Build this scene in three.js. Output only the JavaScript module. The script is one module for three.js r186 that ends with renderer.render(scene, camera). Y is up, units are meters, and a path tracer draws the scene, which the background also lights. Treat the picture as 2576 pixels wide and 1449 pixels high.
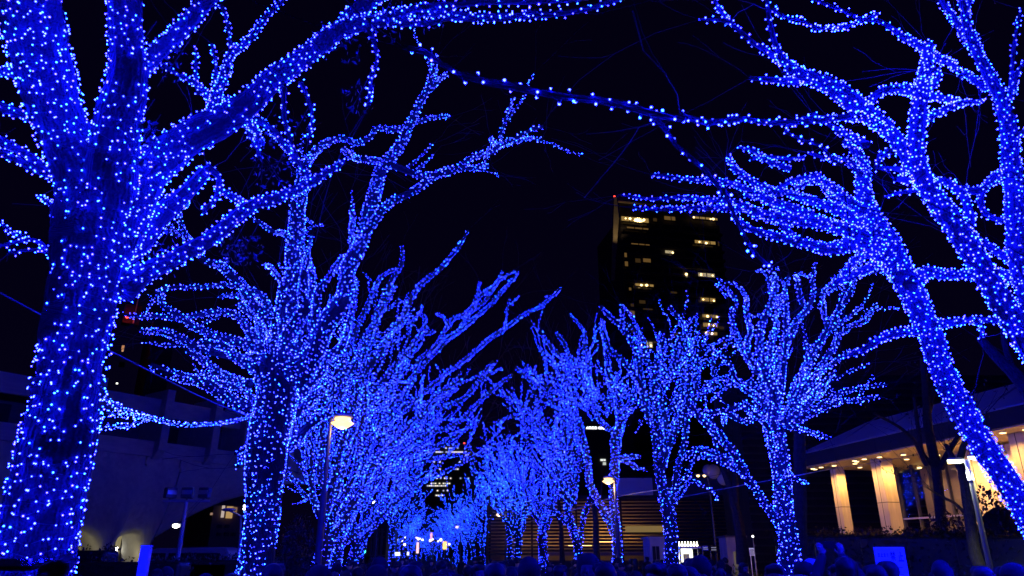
import * as THREE from 'three';
import { mergeGeometries } from 'three/addons/utils/BufferGeometryUtils.js';
import { RoundedBoxGeometry } from 'three/addons/geometries/RoundedBoxGeometry.js';
import { RectAreaLightUniformsLib } from 'three/addons/lights/RectAreaLightUniformsLib.js';
import { MarchingCubes } from 'three/addons/objects/MarchingCubes.js';

// ---------------------------------------------------------------- camera, sky, moon, exposure
RectAreaLightUniformsLib.init();
const scene = new THREE.Scene();
const EYE = 1.9, PITCH = 20.6 * Math.PI / 180, FOC = 1789, CU = 1288, CV = 724.5;
const camera = new THREE.PerspectiveCamera(2 * Math.atan(CV / FOC) * 180 / Math.PI, 16 / 9, 0.05, 2500);
camera.position.set(0, EYE, 0);
camera.rotation.set(PITCH, 0, 0);
scene.add(camera);
const renderer = new THREE.WebGLRenderer({ antialias: true });
renderer.setSize(1024, 576);
renderer.toneMapping = THREE.LinearToneMapping;
renderer.toneMappingExposure = 1;
renderer.shadowMap.enabled = true;
{ // a clear night sky over a city, a very dark navy that is slightly lighter towards the horizon
  const w = 64, h = 32, d = new Float32Array(w * h * 4);
  for (let y = 0; y < h; y++) for (let x = 0; x < w; x++) {
    const e = Math.max(0, (y + 0.5) / h * 2 - 1), k = 1 + 0.9 * Math.exp(-e * 4), i = (y * w + x) * 4;
    d[i] = 0.0007 * k; d[i + 1] = 0.0003 * k; d[i + 2] = 0.0042 * k; d[i + 3] = 1;
  }
  const t = new THREE.DataTexture(d, w, h, THREE.RGBAFormat, THREE.FloatType);
  t.mapping = THREE.EquirectangularReflectionMapping; t.magFilter = t.minFilter = THREE.LinearFilter; t.needsUpdate = true;
  scene.background = t; scene.environment = t;
}
const moon = new THREE.DirectionalLight(new THREE.Color(1, 0.95, 0.88), 0.002);
moon.position.set(-60, 120, 40); moon.castShadow = true; moon.shadow.radius = 1;
Object.assign(moon.shadow.camera, { left: -120, right: 120, top: 120, bottom: -120, far: 400 });
scene.add(moon, moon.target);

// ---------------------------------------------------------------- helpers
function rngOf(seed) { let a = seed >>> 0; return () => { a = a + 0x6D2B79F5 | 0; let t = Math.imul(a ^ a >>> 15, 1 | a); t = t + Math.imul(t ^ t >>> 7, 61 | t) ^ t; return ((t ^ t >>> 14) >>> 0) / 4294967296; }; }
const V = (x, y, z) => new THREE.Vector3(x, y, z);
const lerp = (a, b, t) => a + (b - a) * t, clamp = (x, a, b) => Math.min(b, Math.max(a, x));
function hash3(x, y, z) { let h = Math.imul(x, 374761393) ^ Math.imul(y, 668265263) ^ Math.imul(z, 2147483647 ^ 0x5bd1e995); h = Math.imul(h ^ h >>> 13, 1274126177); return ((h ^ h >>> 16) >>> 0) / 4294967296; }
function noise(x, y, z) {
  const X = Math.floor(x), Y = Math.floor(y), Z = Math.floor(z), s = t => t * t * (3 - 2 * t), fx = s(x - X), fy = s(y - Y), fz = s(z - Z); let r = 0;
  for (let i = 0; i < 8; i++) { const a = i & 1, b = i >> 1 & 1, c = i >> 2; r += hash3(X + a, Y + b, Z + c) * (a ? fx : 1 - fx) * (b ? fy : 1 - fy) * (c ? fz : 1 - fz); }
  return r * 2 - 1;
}
const cP = Math.cos(PITCH), sP = Math.sin(PITCH);
// the world point that the photograph shows at (u, v) of a 2576 x 1449 frame, D metres ahead; w is metres per frame unit there
function at(u, v, D) {
  const x = (u - CU) / FOC, y = (CV - v) / FOC, k = D / (cP - y * sP), p = V(x * k, EYE + (y * cP + sP) * k, -D);
  p.w = k / FOC; return p;
}
function project(p) { const y = p.y - EYE, z = -p.z, d = z * cP + y * sP; return [CU + p.x / d * FOC, CV - (y * cP - z * sP) / d * FOC]; }
// the same, for a point known to be at height h
function atH(u, v, h) { const y = (CV - v) / FOC, k = (h - EYE) / (y * cP + sP); return at(u, v, k * (cP - y * sP)); }
const used = {};
function numbered(n) { used[n] = (used[n] || 0) + 1; return used[n] === 1 ? n : n + '_' + String(used[n] - 1).padStart(3, '0'); }
function tag(o, label, category, group, kind) {
  if (label) o.userData.label = label; if (category) o.userData.category = category; if (group) o.userData.group = group; if (kind) o.userData.kind = kind; return o;
}
function thing(name, label, category, pos, turn = 0, group) {
  const o = new THREE.Group(); o.name = numbered(name); if (pos) o.position.copy(pos); o.rotation.y = turn; scene.add(o); return tag(o, label, category, group);
}
function part(name, geo, mat, parent) {
  const m = new THREE.Mesh(geo, mat); m.name = parent === scene ? numbered(name) : name; m.castShadow = m.receiveShadow = true; parent.add(m); return m;
}
function struct(name, geo, mat) { return tag(part(name, geo, mat, scene), null, null, null, 'structure'); }
const std = (r, g, b, rough = 0.8, metal = 0, extra = {}) => new THREE.MeshStandardMaterial({ color: new THREE.Color().setRGB(r, g, b), roughness: rough, metalness: metal, ...extra });
const glow = (r, g, b, base = 0.02) => new THREE.MeshStandardMaterial({ color: new THREE.Color().setRGB(base, base, base), emissive: new THREE.Color().setRGB(r, g, b), roughness: 0.5 });
function mapTex(size, f, srgb, rep = 1) { // f(x, y) in 0..1 -> [r, g, b] 0..1
  const d = new Uint8Array(size * size * 4);
  for (let y = 0; y < size; y++) for (let x = 0; x < size; x++) { const c = f(x / size, y / size), i = (y * size + x) * 4; d[i] = 255 * clamp(c[0], 0, 1); d[i + 1] = 255 * clamp(c[1], 0, 1); d[i + 2] = 255 * clamp(c[2], 0, 1); d[i + 3] = 255; }
  const t = new THREE.DataTexture(d, size, size); t.magFilter = THREE.LinearFilter; t.minFilter = THREE.LinearFilter; t.wrapS = t.wrapT = THREE.RepeatWrapping; t.repeat.set(rep, rep);
  if (srgb) t.colorSpace = THREE.SRGBColorSpace; t.needsUpdate = true; return t;
}
const tnoise = (x, y, n, s) => { // tiling noise
  const a = noise(x * n, y * n, s), b = noise((x - 1) * n, y * n, s), c = noise(x * n, (y - 1) * n, s), d = noise((x - 1) * n, (y - 1) * n, s);
  return lerp(lerp(a, b, x), lerp(c, d, x), y);
};
const box = (w, h, d, x = 0, y = 0, z = 0) => new THREE.BoxGeometry(w, h, d).translate(x, y, z);
const cyl = (r0, r1, h, n = 12, x = 0, y = 0, z = 0) => new THREE.CylinderGeometry(r1, r0, h, n).translate(x, y + h / 2, z);
const clean = g => { const o = g.index ? g.toNonIndexed() : g.clone(); for (const k of Object.keys(o.attributes)) if (!['position', 'normal', 'uv'].includes(k)) o.deleteAttribute(k); return o; };
const merge = gs => mergeGeometries(gs.map(clean));
// tube along points with a radius at each; ends closed; bark unevenness in proportion to the radius
function tube(pts, radii, seg = 7, rough = 0.1, seed = 0) {
  const n = pts.length, pos = [], uv = [], idx = []; let N = V(0, 0, 1), L = 0;
  for (let i = 0; i < n; i++) {
    const T = pts[Math.min(n - 1, i + 1)].clone().sub(pts[Math.max(0, i - 1)]).normalize();
    if (i === 0) N = Math.abs(T.z) < 0.9 ? V(0, 0, 1) : V(1, 0, 0);
    N = N.clone().addScaledVector(T, -N.dot(T)).normalize(); const B = T.clone().cross(N);
    if (i) L += pts[i].distanceTo(pts[i - 1]);
    for (let j = 0; j <= seg; j++) {
      const a = j / seg * 2 * Math.PI, c = Math.cos(a), s = Math.sin(a);
      const r = radii[i] * (1 + rough * noise(c * 1.3 + 7 + seed, s * 1.3 + 3, L / Math.max(0.05, radii[i]) * 0.7) + rough * 0.6 * noise(c * 3 + 17, s * 3, L * 9 + seed));
      pos.push(pts[i].x + (N.x * c + B.x * s) * r, pts[i].y + (N.y * c + B.y * s) * r, pts[i].z + (N.z * c + B.z * s) * r); uv.push(j / seg * Math.max(1, Math.round(radii[i] * 6.28 / 0.35)), L / 0.35);
    }
  }
  for (let i = 0; i < n - 1; i++) for (let j = 0; j < seg; j++) { const a = i * (seg + 1) + j, b = a + 1, c = a + seg + 1, d = c + 1; idx.push(a, b, c, b, d, c); }
  for (const [row, e] of [[0, 0], [n - 1, 1]]) {
    const k = pos.length / 3, q = pts[row]; pos.push(q.x, q.y, q.z); uv.push(0.5, 0);
    for (let j = 0; j < seg; j++) { const a = row * (seg + 1) + j; e ? idx.push(a, a + 1, k) : idx.push(a + 1, a, k); }
  }
  const g = new THREE.BufferGeometry(); g.setAttribute('position', new THREE.Float32BufferAttribute(pos, 3)); g.setAttribute('uv', new THREE.Float32BufferAttribute(uv, 2)); g.setIndex(idx); g.computeVertexNormals(); return g;
}
function smooth(pts, radii, step) { // Catmull-Rom resampling
  const c = new THREE.CatmullRomCurve3(pts, false, 'centripetal'), L = c.getLength(), n = Math.max(3, Math.ceil(L / step)), P = [], R = [], m = pts.length - 1;
  for (let i = 0; i <= n; i++) { const t = c.getUtoTmapping(i / n), k = Math.min(m - 1, Math.floor(t * m)), f = t * m - k; P.push(c.getPoint(t)); R.push(lerp(radii[k], radii[k + 1], f)); }
  return [P, R, L];
}

// ---------------------------------------------------------------- materials shared by many things
const barkBump = mapTex(256, (x, y) => { const v = 0.5 + 0.3 * tnoise(x, y, 9, 1.5) + 0.3 * tnoise(x, y, 30, 4.2) + 0.2 * Math.sin(2 * Math.PI * (x * 7 + 0.35 * tnoise(x, y, 6, 8))); return [v, v, v]; });
const barkMap = mapTex(256, (x, y) => { const v = 0.30 + 0.08 * tnoise(x, y, 5, 2.5) + 0.08 * tnoise(x, y, 24, 9.2); return [v, v * 0.95, v * 0.88]; }, true);
const M = {
  bark: std(0.48, 0.46, 0.45, 0.9, 0, { map: barkMap, bumpMap: barkBump, bumpScale: 0.02 }),
  darkBark: std(0.55, 0.5, 0.45, 0.95, 0, { map: barkMap, bumpMap: barkBump, bumpScale: 0.02 }),
  twig: std(0.008, 0.007, 0.006, 0.9), farBark: std(0.6, 0.58, 0.56, 0.95, 0, { map: barkMap }),
  cable: std(0.02, 0.05, 0.03, 0.6),
  bulbs: [[[0.75, 1.2, 360], [0.4, 2.4, 360], [1.0, 0.8, 340]], [[0.75, 1.15, 470], [0.4, 2.2, 470], [1.0, 0.85, 450]], [[1.15, 1.9, 220], [0.5, 3.6, 220], [1.3, 1.2, 210]], [[1.05, 2.2, 170], [0.5, 4.8, 170], [1.5, 1.5, 160]], [[0.9, 4.0, 170], [0.5, 7.0, 170], [1.4, 2.6, 160]]].map(set => set.map(c => glow(...c))),
};

// ---------------------------------------------------------------- trees wound with blue lamps
// a lamp: a dark socket that sits on the bark and a shining cap that points away from it
function bulbGeo(sock, cap, n) {
  const a = new THREE.LatheGeometry(sock.map(p => new THREE.Vector2(...p)), n), b = new THREE.LatheGeometry(cap.map(p => new THREE.Vector2(...p)), n);
  return mergeGeometries([a, b], true);
}
const bulbShape = bulbGeo([[0, -1.6], [0.6, -1.5], [0.7, -0.1]], [[0.7, -0.1], [0.95, 0.3], [0.7, 1.1], [0, 1.5]], 6);
const bulbFar = bulbGeo([[0, -1], [1, 0]], [[1, 0], [0.75, 0.9], [0, 1.3]], 5), bulbMats = [M.cable, M.bulbs[0][0]];
const UP = V(0, 1, 0), tmpM = new THREE.Matrix4(), tmpQ = new THREE.Quaternion();
function perpOf(T) { const N = Math.abs(T.y) < 0.9 ? V(0, 1, 0) : V(1, 0, 0); N.addScaledVector(T, -N.dot(T)).normalize(); return [N, T.clone().cross(N)]; }
// bulbs along a wound string; returns [{p, n}]
function windBulbs(P, R, rng, o) {
  const out = []; let s = 0, a = rng() * 6.28, i = 0, acc = 0; const n = P.length;
  const len = [0]; for (let k = 1; k < n; k++) len.push(len[k - 1] + P[k].distanceTo(P[k - 1]));
  while (s < len[n - 1]) {
    while (i < n - 2 && len[i + 1] < s) i++;
    const f = clamp((s - len[i]) / Math.max(1e-6, len[i + 1] - len[i]), 0, 1), r = lerp(R[i], R[i + 1], f), p = P[i].clone().lerp(P[i + 1], f), T = P[i + 1].clone().sub(P[i]).normalize(), [N, B] = perpOf(T);
    const C = 2 * Math.PI * (r + 0.01);
    if (C > 0.24) { const sp = o.sp * (0.55 + 0.9 * rng()), pitch = o.pitch * (0.85 + 0.3 * rng()); s += pitch * sp / C; a += 2 * Math.PI * sp / C; }
    else { s += o.thin * (0.5 + rng()); a += 1.9 + 1.5 * rng(); }
    const aa = a + (rng() - 0.5) * 0.5, nrm = N.multiplyScalar(Math.cos(aa)).addScaledVector(B, Math.sin(aa));
    const q = p.clone().addScaledVector(nrm, r + 0.006 + 0.014 * rng()).addScaledVector(T, (rng() - 0.5) * (C > 0.24 ? o.jit : 0.03));
    if (o.gap && noise(q.x * o.gap + 5, q.y * o.gap, q.z * o.gap) > (o.gapAt || 0.36) && rng() < 0.75 && C > 0.5) continue;
    out.push({ p: q, n: nrm.clone().addScaledVector(V(rng() - 0.5, rng() - 0.5, rng() - 0.5), o.tilt || 0.9).normalize() });
  }
  return out;
}
function parseLimb(str, wig, rng) { // 'D0>D1 u,v,r u,v,r ...'
  const [d, ...w] = str.trim().split(/\s+/), [d0, d1] = d.split('>').map(Number), q = w.map(x => x.split(',').map(Number)), P = [], R = [];
  const L = [0]; for (let i = 1; i < q.length; i++) L.push(L[i - 1] + Math.hypot(q[i][0] - q[i - 1][0], q[i][1] - q[i - 1][1]));
  let r = 5; const ph = rng() * 6;
  q.forEach((a, i) => { if (a.length > 2) r = a[2]; const t = L[i] / L[q.length - 1], p = at(a[0], a[1], lerp(d0, d1 || d0, t) + wig * Math.sin(t * 4 + ph) * t); P.push(p); R.push(Math.max(0.012, r * p.w)); });
  return [P, R];
}
function sideLimb(p, dir, L, r, rng, droop = 0) {
  const P = [p.clone()], R = [r]; let d = dir.clone(), n = 4;
  for (let i = 1; i <= n; i++) { d.addScaledVector(V(rng() - 0.5, rng() - 0.45 - droop, rng() - 0.5), 0.45).normalize(); P.push(P[i - 1].clone().addScaledVector(d, L / n)); R.push(Math.max(0.01, r * (1 - 0.7 * i / n))); }
  return [P, R];
}
let bulbTotal = 0;
function lightTree(o) {
  const rng = rngOf(o.seed), base = o.limbs[0][0][0].clone(); base.y = 0;
  const t = thing('bare_tree', o.label, 'tree', base, 0, o.group), inv = q => q.clone().sub(base), bulbs = [], twigs = [];
  const limbs = o.limbs.slice(); const traced = limbs.length;
  for (let k = 1; k < traced && o.sides; k++) { // wound side shoots off the main limbs, all round
    const [P, R] = limbs[k], [Q, RR, L] = smooth(P, R, 0.25), n = Math.round(L * o.sides);
    for (let j = 0; j < n; j++) {
      const i = 1 + Math.floor(rng() * (Q.length - 2)), T = Q[Math.min(Q.length - 1, i + 1)].clone().sub(Q[i]).normalize(), a = rng() * 6.28, [N, B] = perpOf(T);
      const d = T.clone().multiplyScalar(0.9).addScaledVector(N, Math.cos(a) * 0.7).addScaledVector(B, Math.sin(a) * 0.7).addScaledVector(UP, 0.25).normalize();
      limbs.push(sideLimb(Q[i], d, (o.sideLen || 1) * (0.5 + rng()), Math.min(RR[i] * 0.6, 0.03), rng));
    }
  }
  limbs.forEach(([P, R], k) => {
    const near = o.D < 10, [Q, RR, L] = smooth(P.map(inv), R, k === 0 ? 0.12 : o.D < 20 ? 0.14 : 0.3);
    const wob = o.wob === undefined ? (o.D > 10 ? 0.09 : 0.03) : o.wob; Q.forEach((q, i) => { const w = wob * Math.min(1, i / 5) * (k ? 1 : 0.5); q.x += w * noise(q.x * 1.4 + k, q.y * 1.4, q.z * 1.4); q.y += w * noise(q.x * 1.4, q.y * 1.4 + 9 + k, q.z * 1.4); q.z += w * noise(q.x * 1.4, q.y * 1.4, q.z * 1.4 + 17); });
    part(k === 0 ? 'trunk' : 'branch', tube(Q, RR, k === 0 ? 14 : near ? 8 : 6, k === 0 ? 0.14 : 0.1, k), o.D > 18 ? M.farBark : M.bark, t);
    if (!(o.bare && o.bare.includes(k))) bulbs.push(...windBulbs(Q, RR, rng, { sp: o.sp || 0.065, pitch: o.pitch || 0.09, thin: (o.thinOf && o.thinOf[k]) || o.thin || 0.032, jit: 0.06, gap: o.gap, tilt: o.tilt, gapAt: o.gapAt }));
    if (k && o.twigs) { // bare twigs beyond the wound length
      const e = Q[Q.length - 1], T = e.clone().sub(Q[Q.length - 2]).normalize();
      for (let j = 0; j < o.twigs; j++) {
        const [N, B] = perpOf(T), a = rng() * 6.28, d = T.clone().addScaledVector(N, Math.cos(a) * 0.55).addScaledVector(B, Math.sin(a) * 0.55).normalize();
        const [A, S] = sideLimb(e, d, 0.7 + rng() * 1.3, 0.007, rng); twigs.push(tube(A, S.map(x => x * 0.35), 4, 0));
        const [A2, S2] = sideLimb(A[2], d.clone().addScaledVector(N, rng() - 0.5).normalize(), 0.6, 0.004, rng); twigs.push(tube(A2, S2.map(x => Math.min(x, 0.003)), 3, 0));
      }
    }
  });
  if (twigs.length) tag(part('twigs', merge(twigs), M.twig, t), null, null, null, 'stuff');
  return hangBulbs(bulbs, base, o, rng);
}
// three slightly different tints of blue, as the lamps show; far ones are seen with less spread of size
function putBulbs(s, list, rng, r, D) {
  const sets = [[], [], []]; for (const b of list) { const q = rng(); sets[q < 0.62 ? 0 : q < 0.86 ? 1 : 2].push(b); }
  sets.forEach((set, k) => {
    if (!set.length) return; const im = new THREE.InstancedMesh(D < 12 ? bulbShape : bulbFar, [M.cable, M.bulbs[D < 6.1 ? 0 : D < 10 ? 1 : D < 18 ? 2 : D < 50 ? 3 : 4][k]], set.length); im.name = 'bulbs';
    set.forEach((b, i) => { tmpQ.setFromUnitVectors(UP, b.n); const w = rng(), z = r * (D < 12 ? 0.8 + 0.4 * w : D < 18 ? 0.5 + 1.0 * w * w : 0.35 + 1.45 * w * w * w); im.setMatrixAt(i, tmpM.compose(b.p, tmpQ, V(z, z, z))); }); tag(im, null, null, null, 'stuff'); s.add(im);
  });
}
function hangBulbs(bulbs, base, o, rng) {
  const s = thing('light_string', o.lightLabel, 'string lights', base, 0, o.lightGroup || o.group), r = o.bulb || 0.007;
  const place = b => { tmpQ.setFromUnitVectors(UP, b.n); const k = r * (0.8 + 0.4 * rng()); return tmpM.compose(b.p, tmpQ, V(k, k, k)); };
  let rest = bulbs;
  if (o.single) { // the lamps that show largest stand as parts of their own
    const eye = camera.position.clone().sub(base); const ord = bulbs.map(b => [b.p.distanceTo(eye) - (b.n.dot(eye.clone().sub(b.p).normalize()) > -0.2 ? 5 : 0), b]).sort((x, y) => x[0] - y[0]).map(x => x[1]);
    for (const b of ord.slice(0, 300)) { const m = part('bulb', bulbShape, [M.cable, M.bulbs[o.D < 6.1 ? 0 : 1][rng() < 0.66 ? 0 : rng() < 0.6 ? 1 : 2]], s); m.applyMatrix4(place(b)); m.castShadow = false; }
    rest = ord.slice(300);
  }
  putBulbs(s, rest, rng, r, o.D); bulbTotal += bulbs.length;
  if (o.cable) { // the wire from lamp to lamp
    const c = []; for (let i = 1; i < bulbs.length; i++) { const a = bulbs[i - 1].p, b = bulbs[i].p; if (a.distanceTo(b) < 0.16) c.push(tube([a, a.clone().lerp(b, 0.5).multiplyScalar(1), b], [0.0025, 0.0025, 0.0025], 3, 0)); }
    if (c.length) tag(part('cable', merge(c), M.cable, s), null, null, null, 'stuff');
  }
  return s;
}

const wigR = rngOf(77);
const limbsOf = (wig, lines) => lines.trim().split('\n').map(l => parseLimb(l, wig, wigR));

// first tree of the left row, a few steps from the camera
lightTree({
  D: 6, seed: 11, label: 'thick bare tree nearest on the left, its trunk filling the left edge of the view', lightLabel: 'blue lamps wound round the thick nearest tree at the left edge',
  sp: 0.058, pitch: 0.09, thin: 0.034, gap: 3.1, tilt: 1.3, twigs: 2, single: true, cable: true, bulb: 0.0075,
  limbs: limbsOf(0.25, `
6>6 40,1780,125 55,1560,105 80,1440,92 115,1250,84 150,1080,84 180,930,78 205,800,72 228,680,78 245,580,92 255,500,92 265,430,80
6>4.4 235,560,60 200,430,62 145,290,62 105,150,68 75,10,72 50,-120,74
6>4.6 265,560,62 280,470,60 290,370,55 305,270,50 325,180,44 320,90,38 320,10,40 318,-80,40
6>6.4 285,620,55 330,520,52 385,430,46 440,375,44 500,335,42 560,308,38 610,278,32 680,212,27 740,162,25 800,112,23 860,62,21 910,20,20 980,-30,18
6>5.6 150,245,14 95,206,13 40,188,12 -30,172,10
6>5.8 190,335,15 130,303,15 70,290,14 -30,262,12
6>5.6 165,460,13 105,420,13 50,378,12 -30,338,10
6>5.8 120,440,10 60,410,9 -30,360,8
6>6.5 155,652,9 130,636,8 85,602,6 40,606,5 -20,622,4
6>6.4 150,652,7 115,636,5 75,628,4 20,638,3
6>6.4 60,592,4 35,590,4 0,566,3
6>6.2 150,560,8 130,520,6 100,492,4
6>5.2 340,175,30 400,132,20 440,92,20 480,45,20 515,5,20 560,-40,18
6>4.9 800,112,20 870,68,19 960,50,18 1080,32,14 1190,44,10 1340,38,8 1460,22,7 1570,-8,6
5>4.8 930,60,12 1050,20,9 1180,8,8 1350,4,7 1480,-8,6
5>4.9 1000,55,10 1060,62,7 1130,48,6 1260,52,5 1350,30,4
5.2>5.2 930,75,6 950,142,5 940,190,4 925,272,3
5.6>5.8 755,205,6 780,260,5 785,310,4 775,352,3
5.6>6 715,220,7 713,290,6 720,332,5 745,392,4
6>7.4 310,730,34 360,690,26 425,662,22 475,635,20 530,603,18 590,545,17 630,520,15 700,500,13 750,475,11 800,447,9 862,412,7
6>7.6 480,345,16 515,310,13 540,275,12 548,235,11 562,190,10 585,130,9 625,100,8 655,58,7 700,12,6 740,-30,5
7>7.5 540,270,9 510,225,7 485,205,6 450,188,5 400,155,4
7>7.5 500,235,6 490,195,5 492,165,4 487,128,3
7>7.5 540,230,7 542,195,5 545,165,4 538,115,3
7>7.4 545,235,8 585,265,8 605,300,7 625,330,6 640,375,4
7.2>7.6 570,190,7 580,140,6 578,100,5 570,60,4 555,15,4
6.6>7 475,345,8 440,352,6 410,362,5 350,372,4
6.6>7.4 620,300,8 650,345,7 655,400,5
6.2>6.8 455,395,14 420,410,10 385,440,9 370,480,8
6.3>7 520,420,10 550,445,8 545,485,7 520,520,6 512,538,4
6.6>7.4 545,470,8 590,497,8 632,522,7
6.6>7.2 640,300,9 690,330,8 720,372,7 745,400,6 790,470,5
6.6>7.4 610,300,8 645,335,7 660,370,6
6.2>6.6 300,640,40 350,600,36 385,560,30 430,520,24 475,480,18 520,430,14`),
});
// trees at the right edge whose trunks lean in from beyond it
lightTree({
  D: 8, seed: 21, label: 'leaning bare tree at the right edge, trunk crossing in front of the lit hall', lightLabel: 'blue lamps wound round the leaning trunk in front of the lit hall',
  sp: 0.06, pitch: 0.072, thin: 0.032, tilt: 1.4, twigs: 2, single: true, cable: true, bulb: 0.0075,
  limbs: limbsOf(0.3, `
8>8 2930,1830,46 2800,1630,36 2680,1450,31 2567,1264,29 2497,1154,29 2427,1044,28 2372,934,27 2342,839,26 2312,779,27 2287,724,28 2262,680,30
8>8.6 2275,700,28 2225,640,26 2160,610,20 2090,625,14 2010,605,12 1950,590,9 1880,570,7 1840,540,5
8>8.4 2270,690,26 2240,620,26 2205,575,24 2180,530,22 2168,470,16 2170,420,14 2155,390,10 2120,355,6
8>9 2240,630,22 2190,600,18 2120,580,16 2050,560,14 1970,548,12 1900,532,10 1840,520,8 1760,522,6 1660,526,5 1590,522,4
8>9 2230,615,18 2160,560,14 2100,525,12 2040,500,10 1970,480,7 1910,470,5
8>9 2210,590,16 2150,540,12 2110,500,9 2080,470,9 2060,440,6
8>9.4 2160,590,14 2080,562,12 1990,520,10 1930,500,8 1850,465,7 1790,455,6 1720,450,5 1640,440,4
8>9.4 1900,530,8 1840,505,7 1780,500,6 1700,495,5 1640,500,4 1560,492,3
8>8.6 2290,720,18 2330,682,14 2370,690,12 2430,690,11 2490,700,10 2560,705,9 2620,710,7
8>8 2307,832,12 2245,838,9 2190,865,8 2160,884,6 2120,900,4
8>8 2345,815,12 2390,812,9 2450,806,8 2520,810,7 2600,818,6
8>8 2455,808,7 2468,825,6 2465,848,4
8>9 2240,640,14 2200,665,11 2150,690,9 2110,705,7 2090,720,5
8>8.8 2230,650,12 2180,640,10 2140,670,8 2120,700,6 2100,715,4
8>9 2170,535,12 2100,475,8 2060,450,7 2000,470,6
8>8.6 2165,440,8 2130,400,7 2085,395,5 2040,380,4
8>9 1960,490,7 1890,455,7 1850,430,6 1830,395,5 1828,392,4
8.4>9.2 2060,440,6 1990,455,6 1930,490,6 1905,470,5
8.4>9 1890,398,5 1935,398,5 1980,400,5 2020,390,4
8.2>8.6 1990,425,6 1930,405,6 1900,385,5 1860,372,4
8.6>9 2060,560,8 1990,540,7 1920,505,6 1870,490,5
8.6>9 2000,600,8 1960,560,7 1890,545,6`),
});
lightTree({
  D: 6.5, seed: 22, label: 'bare tree at the right edge with a slanting forked limb upper right', lightLabel: 'blue lamps on the slanting forked limb in the upper right',
  sp: 0.055, pitch: 0.065, thin: 0.036, tilt: 1.4, twigs: 2, single: true, cable: true, bulb: 0.0078, thinOf: { 3: 0.055, 4: 0.05, 5: 0.06, 6: 0.055, 7: 0.06 },
  limbs: limbsOf(0.2, `
6.5>6.5 3240,1990,60 2950,1500,42 2760,1180,34 2640,960,29 2567,834,27 2502,724,26 2470,672,26 2432,620,25 2385,550,24 2342,490,22
6.5>6.3 2350,500,22 2315,440,19 2303,390,18 2303,310,18 2308,240,17 2322,165,13 2330,110,10
6.5>6 2330,470,18 2290,415,15 2245,350,15 2205,305,18 2160,275,22 2120,235,22 2070,200,18 2010,178,13 1975,150,10 1955,115,7 1940,60,6 1930,0,5
6.3>3.6 2230,330,12 2160,293,8 2060,300,7 1980,300,7 1900,305,7 1800,312,8 1720,300,8
3.6>3.2 1720,300,8 1640,285,9 1570,262,9 1500,248,9 1400,235,9 1300,212,9 1220,198,9 1140,170,8 1090,130,8 1020,115,7
3.6>3.9 1640,285,7 1690,345,6 1720,385,6 1760,410,6 1800,450,6 1825,480,5
3.6>4.2 1820,475,3 1850,550,3 1880,610,3 1910,650,3 1935,670,3
6.3>4.4 2160,300,5 2080,300,5 2010,298,4 1975,330,4 2010,352,4 2070,375,4 2090,400,4 2120,420,4
6.4>6 2060,196,10 2000,205,8 1940,202,7 1880,198,5
6.4>5.6 2040,190,10 1990,170,8 1930,130,7 1870,92,6 1835,55,5 1800,45,4 1760,42,3
6.4>5.6 1838,60,5 1815,30,4 1798,-10,4
6.4>5.4 2320,120,9 2270,88,7 2220,48,6 2170,45,5 2130,28,5 2080,10,4 2040,-10,4
6.4>4.6 2205,35,5 2140,65,4 2090,72,4 2050,70,4 2020,45,4 1975,35,4 1940,18,4
6.4>6.2 2300,230,12 2260,225,10 2215,235,9 2190,260,9
6.4>6.4 2310,230,12 2345,175,8 2350,180,6
6.4>6.8 2310,310,10 2360,285,8 2400,270,7 2440,262,6 2475,256,5
6.4>6.8 2320,235,10 2370,250,7 2420,262,6
6.4>6.8 2325,120,8 2345,140,8 2390,160,7 2410,175,6
6.4>6.6 2310,240,9 2350,215,7 2355,175,5
6.5>6.9 2390,560,14 2420,610,12 2435,570,10 2415,480,9 2370,455,9 2320,470,8
6.5>6.9 2330,470,8 2290,480,6 2255,485,4 2225,492,3
6.5>6.8 2340,470,9 2290,455,8 2252,455,6
6.2>6.8 2180,365,10 2130,340,8 2080,310,6 2040,285,5
6.2>6.8 2240,380,9 2210,395,7 2200,420,6 2240,425,6 2280,430,7`),
});
lightTree({
  D: 7.2, seed: 23, label: 'bare tree half out of view, its limb rising to the top right corner', lightLabel: 'blue lamps on the half hidden tree at the top right corner',
  sp: 0.055, pitch: 0.07, thin: 0.034, tilt: 1.4, twigs: 2, cable: true, single: true, bulb: 0.0065,
  limbs: limbsOf(0.2, `
7.2>7.2 3060,1900,46 2860,1450,36 2700,1080,30 2620,850,27 2575,680,26 2560,560,25 2555,460,24
7.2>6.4 2555,480,22 2540,400,20 2530,310,18 2510,240,14 2480,185,12 2450,130,10 2430,70,9 2420,20,8 2410,-30,7
7.2>6.4 2440,110,9 2400,50,7 2375,20,6 2355,-20,5
7.2>6.6 2430,80,7 2430,30,6 2440,-20,5
7.2>6.8 2520,260,10 2490,190,9 2470,150,8 2455,90,6
7.2>7 2500,230,8 2460,210,7 2430,185,6 2410,190,5
7.2>7 2545,430,9 2500,440,8 2460,480,8 2420,470,7
7.2>7 2545,440,9 2480,470,7 2475,510,7 2490,540,7 2540,555,7 2570,560,6
7.2>6.8 2545,240,8 2555,190,6 2580,160,5
7.2>6.8 2540,250,7 2545,160,4 2555,90,4 2570,20,3
7.2>7 2560,660,10 2520,640,9 2470,605,8 2440,590,7 2450,540,6 2430,500,6
7.2>7 2560,700,9 2500,680,8 2450,640,8 2420,610,7
7.2>7 2550,350,8 2590,320,6 2610,300,5`),
});
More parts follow.
